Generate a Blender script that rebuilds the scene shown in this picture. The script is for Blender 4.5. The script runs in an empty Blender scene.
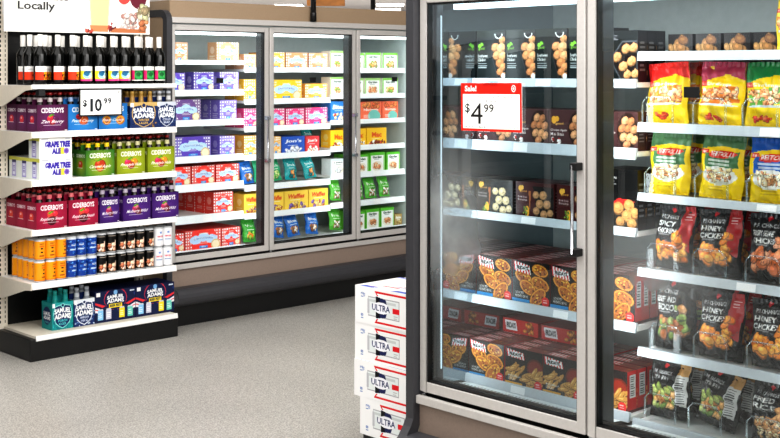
import bpy, bmesh, math, random
import numpy as np
from mathutils import Vector, Matrix
R = random.Random(7)
S = bpy.context.scene
COL = S.collection
PI = math.pi

# ------------------------------------------------------------------ camera
YAW = math.radians(46.5)
F_PX, EYE = 1210.0, 1.65
cd = bpy.data.cameras.new('camera'); cam = bpy.data.objects.new('camera', cd); COL.objects.link(cam)
cam.location = (0, 0, EYE)
cam.rotation_euler = (PI / 2, 0, YAW - PI / 2)
cd.sensor_fit = 'HORIZONTAL'; cd.sensor_width = 36.0; cd.lens = 36.0 * F_PX / 780.0
cd.shift_y = -(219.0 - 70.0) / 780.0
cd.clip_start = 0.05; cd.clip_end = 200
S.camera = cam

# ------------------------------------------------------------------ materials
def lin(c):
    return tuple((x / 12.92 if x <= 0.04045 else ((x + 0.055) / 1.055) ** 2.4) for x in c)
def hexc(s):
    return tuple(int(s[i:i + 2], 16) / 255 for i in (0, 2, 4))
def new_mat(name):
    m = bpy.data.materials.new(name); m.use_nodes = True
    nt = m.node_tree
    return m, nt, nt.nodes['Principled BSDF']
def noisy(name, rgb, rough, scale=40, amt=0.06, metal=0.0, bump=0.0, spec=0.5):
    m, nt, p = new_mat(name)
    tc = nt.nodes.new('ShaderNodeTexCoord')
    n = nt.nodes.new('ShaderNodeTexNoise'); n.inputs['Scale'].default_value = scale; n.inputs['Detail'].default_value = 4
    nt.links.new(tc.outputs['Object'], n.inputs['Vector'])
    r = nt.nodes.new('ShaderNodeValToRGB')
    b = lin(rgb)
    r.color_ramp.elements[0].position = .3; r.color_ramp.elements[1].position = .7
    r.color_ramp.elements[0].color = tuple(max(0, x * (1 - amt)) for x in b) + (1,)
    r.color_ramp.elements[1].color = tuple(min(1, x * (1 + amt)) for x in b) + (1,)
    nt.links.new(n.outputs['Fac'], r.inputs['Fac'])
    nt.links.new(r.outputs['Color'], p.inputs['Base Color'])
    p.inputs['Roughness'].default_value = rough; p.inputs['Metallic'].default_value = metal
    p.inputs['Specular IOR Level'].default_value = spec
    if bump:
        bn = nt.nodes.new('ShaderNodeBump'); bn.inputs['Strength'].default_value = bump; bn.inputs['Distance'].default_value = .002
        nt.links.new(n.outputs['Fac'], bn.inputs['Height']); nt.links.new(bn.outputs['Normal'], p.inputs['Normal'])
    return m
def printed(name, rough, coat=0.0, metal=0.0, spec=0.25):
    m, nt, p = new_mat(name)
    a = nt.nodes.new('ShaderNodeAttribute'); a.attribute_name = 'Col'
    nt.links.new(a.outputs['Color'], p.inputs['Base Color'])
    p.inputs['Roughness'].default_value = rough; p.inputs['Metallic'].default_value = metal
    p.inputs['Coat Weight'].default_value = coat; p.inputs['Coat Roughness'].default_value = .08
    p.inputs['Specular IOR Level'].default_value = spec
    return m
def emit(name, rgb, strength):
    m = bpy.data.materials.new(name); m.use_nodes = True; nt = m.node_tree; nt.nodes.clear()
    o = nt.nodes.new('ShaderNodeOutputMaterial'); e = nt.nodes.new('ShaderNodeEmission')
    e.inputs['Color'].default_value = lin(rgb) + (1,); e.inputs['Strength'].default_value = strength
    nt.links.new(e.outputs[0], o.inputs[0]); return m
def glass(name, tint, refl, frost=0.0, fmap=None):
    """a thin pane: clear, a little mirror by angle, and a patchy breath of frost"""
    m = bpy.data.materials.new(name); m.use_nodes = True; nt = m.node_tree; nt.nodes.clear()
    N = nt.nodes.new; L = nt.links.new
    o = N('ShaderNodeOutputMaterial'); t = N('ShaderNodeBsdfTransparent'); g = N('ShaderNodeBsdfGlossy')
    t.inputs['Color'].default_value = lin(tint) + (1,)
    g.inputs['Roughness'].default_value = .0 if refl else .1
    g.inputs['Color'].default_value = (.92, .97, 1, 1)
    f = N('ShaderNodeFresnel'); f.inputs['IOR'].default_value = 1.5
    mu = N('ShaderNodeMath'); mu.operation = 'MULTIPLY'; mu.inputs[1].default_value = refl; mu.use_clamp = True
    L(f.outputs[0], mu.inputs[0])
    mx = N('ShaderNodeMixShader'); L(mu.outputs[0], mx.inputs[0]); L(t.outputs[0], mx.inputs[1]); L(g.outputs[0], mx.inputs[2])
    last = mx
    if frost:
        tc = N('ShaderNodeTexCoord'); sp = N('ShaderNodeSeparateXYZ'); L(tc.outputs['Object'], sp.inputs[0])
        n = N('ShaderNodeTexNoise'); n.inputs['Scale'].default_value = 5; n.inputs['Detail'].default_value = 5; L(tc.outputs['Object'], n.inputs['Vector'])
        # strongest at a given height and side of the pane, fading away
        terms = []
        for (out, c, wd) in ((sp.outputs['X'], fmap[0], fmap[1]), (sp.outputs['Z'], fmap[2], fmap[3])):
            a = N('ShaderNodeMath'); a.operation = 'SUBTRACT'; L(out, a.inputs[0]); a.inputs[1].default_value = c
            b = N('ShaderNodeMath'); b.operation = 'ABSOLUTE'; L(a.outputs[0], b.inputs[0])
            d = N('ShaderNodeMapRange'); L(b.outputs[0], d.inputs[0]); d.inputs[1].default_value = 0; d.inputs[2].default_value = wd
            d.inputs[3].default_value = 1; d.inputs[4].default_value = 0; d.interpolation_type = 'SMOOTHSTEP'
            terms.append(d)
        q = N('ShaderNodeMath'); q.operation = 'MULTIPLY'; L(terms[0].outputs[0], q.inputs[0]); L(terms[1].outputs[0], q.inputs[1])
        r = N('ShaderNodeMapRange'); L(n.outputs['Fac'], r.inputs[0]); r.inputs[1].default_value = .3; r.inputs[2].default_value = .75; r.inputs[3].default_value = .5; r.inputs[4].default_value = 1.2
        q2 = N('ShaderNodeMath'); q2.operation = 'MULTIPLY'; L(q.outputs[0], q2.inputs[0]); L(r.outputs[0], q2.inputs[1])
        q3 = N('ShaderNodeMath'); q3.operation = 'MULTIPLY'; L(q2.outputs[0], q3.inputs[0]); q3.inputs[1].default_value = frost; q3.use_clamp = True
        df = N('ShaderNodeBsdfDiffuse'); df.inputs['Color'].default_value = (.8, .85, .86, 1)
        tl = N('ShaderNodeBsdfTranslucent'); tl.inputs['Color'].default_value = (.8, .85, .86, 1)
        ad = N('ShaderNodeMixShader'); ad.inputs[0].default_value = .5; L(df.outputs[0], ad.inputs[1]); L(tl.outputs[0], ad.inputs[2])
        m2 = N('ShaderNodeMixShader'); L(q3.outputs[0], m2.inputs[0]); L(mx.outputs[0], m2.inputs[1]); L(ad.outputs[0], m2.inputs[2]); last = m2
    L(last.outputs[0], o.inputs[0])
    return m

M = dict(
    card=printed('printed_card', .5), gloss=printed('printed_gloss', .28), film=printed('printed_film', .22, .35),
    can=printed('printed_can', .3, .2, .0), bottle=printed('dark_bottle_glass', .12, .0, 0, .35), sign=printed('printed_sign', .45, 0, 0, .3),
    alu=noisy('brushed_aluminium', (.80, .785, .77), .42, 90, .03, .35), tan_lit=noisy('lit_tan_laminate', (.80, .77, .70), .5, 60, .03),  # second one is tan laminate with light painted into its colour
    tan=noisy('tan_laminate', (.60, .515, .42), .5, 120, .05), tanlow=noisy('taupe_laminate', (.55, .485, .44), .5, 120, .05),
    bumper=noisy('charcoal_rubber', (.225, .225, .24), .45, 50, .05), black=noisy('black_kick', (.035, .035, .038), .4, 30, .2),
    gasket=noisy('black_gasket', (.03, .03, .035), .5, 50, .1), mull=noisy('dark_mullion', (.24, .26, .27), .35, 40, .1),
    liner=noisy('freezer_liner', (.74, .78, .78), .35, 30, .03), linerd=noisy('freezer_liner_grey', (.68, .71, .70), .35, 30, .05),
    white=noisy('white_enamel', (.90, .90, .89), .4, 60, .02), whiteb=noisy('bright_price_rail', (.93, .95, .96), .35, 60, .02),
    off=noisy('putty_enamel', (.86, .83, .77), .5, 60, .03), steel=noisy('polished_steel', (.75, .76, .78), .18, 60, .04, 1.0),
    mirror=noisy('polished_end_wall', (.62, .66, .68), .04, 10, .03, 1.0), wood=noisy('orange_wood', (.72, .47, .22), .5, 12, .2),
    dark=noisy('dark_panel', (.10, .10, .105), .5, 40, .15), plastic=glass('clear_plastic', (.97, .98, .98), .7),
    glassb=glass('door_glass_clear', (.985, .995, .99), .5), wallm=noisy('pale_wall', (.86, .83, .83), .8, 3, .04),
    ceil=noisy('ceiling_paint', (.88, .86, .86), .9, 2, .03),
    led=emit('cool_led_tube', (.93, .98, 1), 9.0), lamp=emit('ceiling_lamp', (1, .98, .95), 6.0),
)
M['glass1'] = glass('door_glass_frosted_low', (.93, .975, .985), 2.4, .55, (.06, .42, .62, .42))
M['glass2'] = glass('door_glass_misted', (.97, .985, .98), 1.6, .30, (.20, .40, .52, .30))

# ------------------------------------------------------------------ mesh builder
class MB:
    def __init__(s): s.v = []; s.f = []; s.c = []; s.sm = []
    def q(s, pts, col=(.8, .8, .8), smooth=False):
        b = len(s.v); s.v += [tuple(p) for p in pts]; s.f.append(tuple(range(b, b + len(pts)))); s.c.append(col); s.sm.append(smooth); return s
    def box(s, x0, x1, y0, y1, z0, z1, col=(.8, .8, .8), skip=''):
        a = {'f': [(x0, y0, z0), (x1, y0, z0), (x1, y0, z1), (x0, y0, z1)], 'b': [(x1, y1, z0), (x0, y1, z0), (x0, y1, z1), (x1, y1, z1)],
             'l': [(x0, y1, z0), (x0, y0, z0), (x0, y0, z1), (x0, y1, z1)], 'r': [(x1, y0, z0), (x1, y1, z0), (x1, y1, z1), (x1, y0, z1)],
             't': [(x0, y0, z1), (x1, y0, z1), (x1, y1, z1), (x0, y1, z1)], 'u': [(x0, y1, z0), (x1, y1, z0), (x1, y0, z0), (x0, y0, z0)]}
        for k, p in a.items():
            if k not in skip: s.q(p, col)
        return s
    def prism(s, pts, axis, lo, hi, col=(.8, .8, .8)):
        """a closed outline of (p, q) pairs swept along an axis: x -> (y, z), y -> (x, z), z -> (x, y)"""
        def at(p, h):
            return {'x': (h, p[0], p[1]), 'y': (p[0], h, p[1]), 'z': (p[0], p[1], h)}[axis]
        n = len(pts)
        s.q([at(p, lo) for p in pts], col); s.q([at(p, hi) for p in reversed(pts)], col)
        for i in range(n):
            a, b = pts[i], pts[(i + 1) % n]
            s.q([at(a, lo), at(a, hi), at(b, hi), at(b, lo)], col)
        return s
    def tube(s, path, r, n=8, col=(.8, .8, .8)):
        path = [Vector(p) for p in path]; rings = []
        for i, p in enumerate(path):
            t = (path[min(i + 1, len(path) - 1)] - path[max(i - 1, 0)]).normalized()
            u = t.cross(Vector((0, 0, 1))) if abs(t.z) < .9 else t.cross(Vector((1, 0, 0)))
            u.normalize(); w = t.cross(u)
            rings.append([p + (u * math.cos(2 * PI * k / n) + w * math.sin(2 * PI * k / n)) * r for k in range(n)])
        for a, b in zip(rings, rings[1:]):
            for k in range(n): s.q([a[k], a[(k + 1) % n], b[(k + 1) % n], b[k]], col, True)
        s.q(rings[0], col); s.q(list(reversed(rings[-1])), col)
        return s
    def lathe(s, prof, n=16, cols=None, ox=0, oy=0, oz=0):
        """profile of (r, z); cols gives a colour for each band"""
        for i, ((r0, z0), (r1, z1)) in enumerate(zip(prof, prof[1:])):
            col = cols[i] if cols else (.8, .8, .8)
            for k in range(n):
                a, b = 2 * PI * k / n, 2 * PI * (k + 1) / n
                P = [(ox + r0 * math.cos(a), oy + r0 * math.sin(a), oz + z0), (ox + r0 * math.cos(b), oy + r0 * math.sin(b), oz + z0),
                     (ox + r1 * math.cos(b), oy + r1 * math.sin(b), oz + z1), (ox + r1 * math.cos(a), oy + r1 * math.sin(a), oz + z1)]
                if r0 < 1e-6: P = P[1:]
                elif r1 < 1e-6: P = P[:3]
                s.q(P, col, True)
        return s
    def art(s, cv, o, u, v):
        """lay a canvas on a flat face: o is its lower left corner, u and v its edges; runs of one colour become one face"""
        o, u, v = Vector(o), Vector(u), Vector(v)
        img = np.round(np.clip(cv.img, 0, 1) * 48) / 48; ny, nx = img.shape[:2]
        for j in range(ny):
            i = 0
            while i < nx:
                k = i + 1
                while k < nx and np.array_equal(img[j, k], img[j, i]): k += 1
                p = [o + u * (i / nx) + v * (j / ny), o + u * (k / nx) + v * (j / ny), o + u * (k / nx) + v * ((j + 1) / ny), o + u * (i / nx) + v * ((j + 1) / ny)]
                s.q(p, tuple(img[j, i])); i = k
        return s
    def build(s, name, mat, parent=None, bevel=0.0, merge=False):
        me = bpy.data.meshes.new(name)
        me.from_pydata(s.v, [], s.f)
        ca = me.color_attributes.new('Col', 'FLOAT_COLOR', 'CORNER')
        arr = np.empty((len(me.loops), 4), np.float32); arr[:, 3] = 1; k = 0
        for f, c in zip(s.f, s.c):
            arr[k:k + len(f), :3] = lin(c); k += len(f)
        ca.data.foreach_set('color', arr.ravel())
        me.polygons.foreach_set('use_smooth', s.sm)
        if bevel or merge or any(s.sm):
            bm = bmesh.new(); bm.from_mesh(me)
            bmesh.ops.remove_doubles(bm, verts=bm.verts, dist=1e-5)
            if bevel:
                ed = [e for e in bm.edges if len(e.link_faces) == 2 and e.calc_face_angle(0) > .6]
                bmesh.ops.bevel(bm, geom=ed, offset=bevel, segments=2, profile=.5, affect='EDGES', clamp_overlap=True)
            bm.to_mesh(me); bm.free()
        me.materials.append(mat)
        o = bpy.data.objects.new(name, me); COL.objects.link(o)
        if parent is not None: o.parent = parent
        return o

def tag(o, label=None, cat=None, group=None, kind=None):
    if label: o['label'] = label
    if cat: o['category'] = cat
    if group: o['group'] = group
    if kind: o['kind'] = kind
    return o
def empty(name, loc=(0, 0, 0), rz=0.0):
    o = bpy.data.objects.new(name, None); COL.objects.link(o); o.location = loc; o.rotation_euler = (0, 0, rz); o.empty_display_size = .1
    return o
def dup(root):
    r = root.copy(); COL.objects.link(r)
    for ch in root.children:
        c = ch.copy(); COL.objects.link(c); c.parent = r
        for g in ch.children:
            d = g.copy(); COL.objects.link(d); d.parent = c
    return r
used = set()
def place(proto, loc, rz, label, group=None, cat=None, rx=0.0, ry=0.0):
    o = proto if proto.name not in used else dup(proto)
    used.add(proto.name)
    o.location = loc; o.rotation_euler = (rx, ry, rz)
    return tag(o, label, cat or o.get('category'), group or o.get('group'))

# ------------------------------------------------------------------ printed artwork
_txt = {}
def text_tris(s, bold):
    k = (s, bold)
    if k not in _txt:
        cu = bpy.data.curves.new('t', 'FONT'); cu.body = s; cu.offset = bold; cu.resolution_u = 2; cu.fill_mode = 'FRONT'
        ob = bpy.data.objects.new('t', cu); COL.objects.link(ob)
        dg = bpy.context.evaluated_depsgraph_get(); dg.update()
        me = ob.evaluated_get(dg).to_mesh(); me.calc_loop_triangles()
        V = np.array([v.co[:2] for v in me.vertices]); T = np.array([t.vertices[:] for t in me.loop_triangles])
        ob.evaluated_get(dg).to_mesh_clear(); bpy.data.objects.remove(ob); bpy.data.curves.remove(cu)
        lo, hi = V.min(0), V.max(0)
        _txt[k] = ((V - lo) / (hi - lo), T, (hi - lo)[0] / (hi - lo)[1])
    return _txt[k]
class Cv:
    """a small picture painted with shapes; u and v run from 0 to 1 across and up the face"""
    def __init__(s, w, h, cell, bg):
        s.w, s.h = w, h; s.nx, s.ny = max(2, round(w / cell)), max(2, round(h / cell))
        s.img = np.empty((s.ny, s.nx, 3)); s.img[:] = bg
        s.U, s.V = np.meshgrid((np.arange(s.nx) + .5) / s.nx, (np.arange(s.ny) + .5) / s.ny)
        s.rng = random.Random(len(_cvs)); _cvs.append(1)
    def put(s, mask, col, a=1.0):
        m = mask.astype(float)[..., None] * a; s.img = s.img * (1 - m) + np.array(col) * m; return s
    def rect(s, u0, u1, v0, v1, col, a=1.0): return s.put((s.U >= u0) & (s.U < u1) & (s.V >= v0) & (s.V < v1), col, a)
    def el(s, cu, cv, ru, rv, col, rot=0.0, a=1.0):
        """ellipse; both radii are fractions of the face's width"""
        x = (s.U - cu) * s.w; y = (s.V - cv) * s.h; c, n = math.cos(rot), math.sin(rot)
        X, Y = x * c + y * n, -x * n + y * c
        return s.put((X / (ru * s.w)) ** 2 + (Y / (rv * s.w)) ** 2 < 1, col, a)
    def glow(s, cu, cv, r, col, a=.8):
        d = np.sqrt(((s.U - cu) * s.w) ** 2 + ((s.V - cv) * s.h) ** 2) / (r * s.w)
        m = (np.clip(1 - d, 0, 1) * a)[..., None]; s.img = s.img * (1 - m) + np.array(col) * m; return s
    def grad(s, c0, c1):
        s.img = np.array(c0) * (1 - s.V[..., None]) + np.array(c1) * s.V[..., None]; return s
    def poly(s, pts, col, a=1.0):
        m = np.zeros(s.U.shape, bool); n = len(pts)
        for i in range(n):
            (x0, y0), (x1, y1) = pts[i], pts[(i + 1) % n]
            if y0 == y1: continue
            m ^= ((s.V > min(y0, y1)) & (s.V <= max(y0, y1)) & (s.U < x0 + (s.V - y0) * (x1 - x0) / (y1 - y0)))
        return s.put(m, col, a)
    def line(s, u0, v0, u1, v1, t, col):
        dx, dy = (u1 - u0) * s.w, (v1 - v0) * s.h; n = math.hypot(dx, dy) or 1; ox, oy = -dy / n * t * s.w / 2, dx / n * t * s.w / 2
        return s.poly([(u0 + ox / s.w, v0 + oy / s.h), (u1 + ox / s.w, v1 + oy / s.h), (u1 - ox / s.w, v1 - oy / s.h), (u0 - ox / s.w, v0 - oy / s.h)], col)
    def check(s, n, col, a=.6, u0=0, u1=1, v0=0, v1=1):
        m = (np.floor(s.U * n * 2) % 2).astype(int) | (np.floor(s.V * n * 2 * s.h / s.w) % 2).astype(int)
        return s.put((m > 0) & (s.U >= u0) & (s.U < u1) & (s.V >= v0) & (s.V < v1), col, a)
    def text(s, t, cu, cv, wd, ht, col, bold=.02, shear=0.0, arc=0.0, a=1.0, rot=False):
        """a word fitted into wd x ht (fractions of the face) about cu, cv"""
        V, T, _ = text_tris(t, bold); P = V.copy()
        if rot: P = np.stack([1 - P[:, 1], P[:, 0]], 1)
        X = cu + (P[:, 0] - .5) * wd + (P[:, 1] - .5) * shear * wd; Y = cv + (P[:, 1] - .5) * ht - arc * (2 * P[:, 0] - 1) ** 2
        K = 3; nx, ny = s.nx * K, s.ny * K; cov = np.zeros((ny, nx), np.float32)
        for tri in T:
            x, y = X[tri] * nx - .5, Y[tri] * ny - .5
            i0, i1, j0, j1 = max(0, math.floor(x.min())), min(nx - 1, math.ceil(x.max())), max(0, math.floor(y.min())), min(ny - 1, math.ceil(y.max()))
            if i1 < i0 or j1 < j0: continue
            gx, gy = np.meshgrid(np.arange(i0, i1 + 1), np.arange(j0, j1 + 1))
            e = [(x[(k + 1) % 3] - x[k]) * (gy - y[k]) - (y[(k + 1) % 3] - y[k]) * (gx - x[k]) for k in range(3)]
            ins = ((e[0] >= 0) & (e[1] >= 0) & (e[2] >= 0)) | ((e[0] <= 0) & (e[1] <= 0) & (e[2] <= 0))
            cov[j0:j1 + 1, i0:i1 + 1] = np.maximum(cov[j0:j1 + 1, i0:i1 + 1], ins)
        c = cov.reshape(s.ny, K, s.nx, K).mean((1, 3)) * a
        s.img = s.img * (1 - c[..., None]) + np.array(col) * c[..., None]; return s
    def lines(s, u0, u1, v0, v1, n, col, a=.7):
        """rows of small print"""
        for k in range(n):
            v = v1 - (k + .5) * (v1 - v0) / n; e = u1 - s.rng.random() * .25 * (u1 - u0)
            s.rect(u0, e, v - .22 * (v1 - v0) / n, v + .22 * (v1 - v0) / n, col, a)
        return s
    def food(s, u0, u1, v0, v1, n, r, pal, squash=.7, mask=None):
        keep = s.img.copy()
        for k in range(n):
            cu, cv = s.rng.uniform(u0, u1), s.rng.uniform(v0, v1); q = r * s.rng.uniform(.7, 1.2); c = np.array(s.rng.choice(pal)); a = s.rng.uniform(0, PI)
            s.el(cu, cv, q, q * squash, c * .62, a); s.el(cu - q * .08, cv + q * .1, q * .86, q * squash * .82, c, a); s.el(cu - q * .2, cv + q * .25, q * .35, q * .25, np.minimum(1, c * 1.25), a)
        if mask is not None: s.img = np.where(mask[..., None], s.img, keep)
        return s
    def speck(s, amt):
        g = np.random.default_rng(3).normal(0, amt, s.img.shape[:2])[..., None]; s.img = s.img + g; return s
_cvs = []
W, K0 = (.96, .96, .95), (.03, .03, .035)

def carton(name, w, d, h, front, side=None, top=None, col=(.8, .8, .8), mat='card', back=None):
    """a carton standing with its front face on local y = 0, base on z = 0, centred on x"""
    m = MB()
    m.art(front, (-w / 2, 0, 0), (w, 0, 0), (0, 0, h))
    if side is not None:
        m.art(side, (-w / 2, d, 0), (0, -d, 0), (0, 0, h)); m.art(side, (w / 2, 0, 0), (0, d, 0), (0, 0, h))
    if top is not None: m.art(top, (-w / 2, 0, h), (w, 0, 0), (0, d, 0))
    m.box(-w / 2, w / 2, 0, d, 0, h, col, skip='f' + ('lr' if side is not None else '') + ('t' if top is not None else ''))
    return m.build(name, M[mat])

def bag(name, w, h, t, front, back=(.5, .5, .5), seed=1, wr=.006, nx=66, ny=88):
    """a pillow pouch with crimped ends, front bulging towards local -y, its base on z = 0"""
    rg = random.Random(seed); ph = [(rg.uniform(2, 9), rg.uniform(2, 9), rg.uniform(0, 6), rg.uniform(.4, 1)) for _ in range(9)]
    m = MB(); P = {}; B = {}
    for j in range(ny + 1):
        v = j / ny
        for i in range(nx + 1):
            u = i / nx
            e = max(0, 1 - (2 * u - 1) ** 2) ** .55
            lowb = min(1, max(0, (v - .03) / .18)) ** .6; hib = min(1, max(0, (.93 - v) / .35)) ** .8
            bul = e * lowb * hib
            wv = sum(a * math.sin(p * u * 3 + q * v * 3 + s) * math.sin(q * u * 2.3 - p * v * 2.1 + s) for p, q, s, a in ph) * wr / 3 * (0.25 + e)
            cr = .003 * math.sin(u * 60) * (v > .93 or v < .04)
            wid = w * (1 - .07 * bul)
            x = (u - .5) * wid + .004 * math.sin(v * 9 + seed); z = v * h * (1 - .012 * math.sin(3 * u + seed))
            P[i, j] = (x, t - (t * bul + (wv if bul > .02 else 0)) + cr, z)
            B[i, j] = (x, t + .0035 + t * .8 * bul + cr, z)
    img = front.img; fy, fx = img.shape[:2]
    for j in range(ny):
        for i in range(nx):
            c = tuple(np.clip(img[min(fy - 1, int((j + .5) / ny * fy)), min(fx - 1, int((i + .5) / nx * fx))], 0, 1))
            m.q([P[i, j], P[i + 1, j], P[i + 1, j + 1], P[i, j + 1]], c, True)
    for j in range(0, ny, 4):
        for i in range(0, nx, 2):
            a, b = i, min(nx, i + 2); c, d = j, min(ny, j + 4)
            m.q([B[b, c], B[a, c], B[a, d], B[b, d]], back, True)
    return m.build(name, M['film'])

# ------------------------------------------------------------------ the room
def struct(o, label=None): o['kind'] = 'structure'; return o
def plane(name, x0, x1, y0, y1, z, mat, up=True):
    m = MB(); p = [(x0, y0, z), (x1, y0, z), (x1, y1, z), (x0, y1, z)]
    m.q(p if up else p[::-1]); return struct(m.build(name, mat))
fm, nt, p = new_mat('speckled_polished_floor')
tc = nt.nodes.new('ShaderNodeTexCoord')
n1 = nt.nodes.new('ShaderNodeTexNoise'); n1.inputs['Scale'].default_value = 130; n1.inputs['Detail'].default_value = 3
n2 = nt.nodes.new('ShaderNodeTexNoise'); n2.inputs['Scale'].default_value = 1.3; n2.inputs['Detail'].default_value = 3
n3 = nt.nodes.new('ShaderNodeTexNoise'); n3.inputs['Scale'].default_value = 38; n3.inputs['Detail'].default_value = 2
for n in (n1, n2, n3): nt.links.new(tc.outputs['Object'], n.inputs['Vector'])
r1 = nt.nodes.new('ShaderNodeValToRGB'); r1.color_ramp.elements[0].position = .36; r1.color_ramp.elements[1].position = .64
r1.color_ramp.elements[0].color = lin((.515, .505, .49)) + (1,); r1.color_ramp.elements[1].color = lin((.755, .745, .72)) + (1,)
nt.links.new(n1.outputs['Fac'], r1.inputs['Fac'])
mx = nt.nodes.new('ShaderNodeMix'); mx.data_type = 'RGBA'; mx.blend_type = 'OVERLAY'; mx.inputs['Factor'].default_value = .35
nt.links.new(r1.outputs['Color'], mx.inputs['A']); nt.links.new(n3.outputs['Fac'], mx.inputs['B'])
mx2 = nt.nodes.new('ShaderNodeMix'); mx2.data_type = 'RGBA'; mx2.blend_type = 'OVERLAY'; mx2.inputs['Factor'].default_value = .25
nt.links.new(mx.outputs['Result'], mx2.inputs['A']); nt.links.new(n2.outputs['Fac'], mx2.inputs['B'])
nt.links.new(mx2.outputs['Result'], p.inputs['Base Color']); p.inputs['Roughness'].default_value = .38; p.inputs['Specular IOR Level'].default_value = .35
plane('floor', -14, 46, -14, 46, 0, fm)
plane('ceiling', -14, 46, -14, 46, 3.6, M['ceil'], False)
struct(MB().box(-14, 46, 45.8, 46, 0, 3.6).build('wall_back', M['wallm']))
struct(MB().box(45.8, 46, -14, 45.8, 0, 3.6).build('wall_right', M['wallm']))

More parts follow.
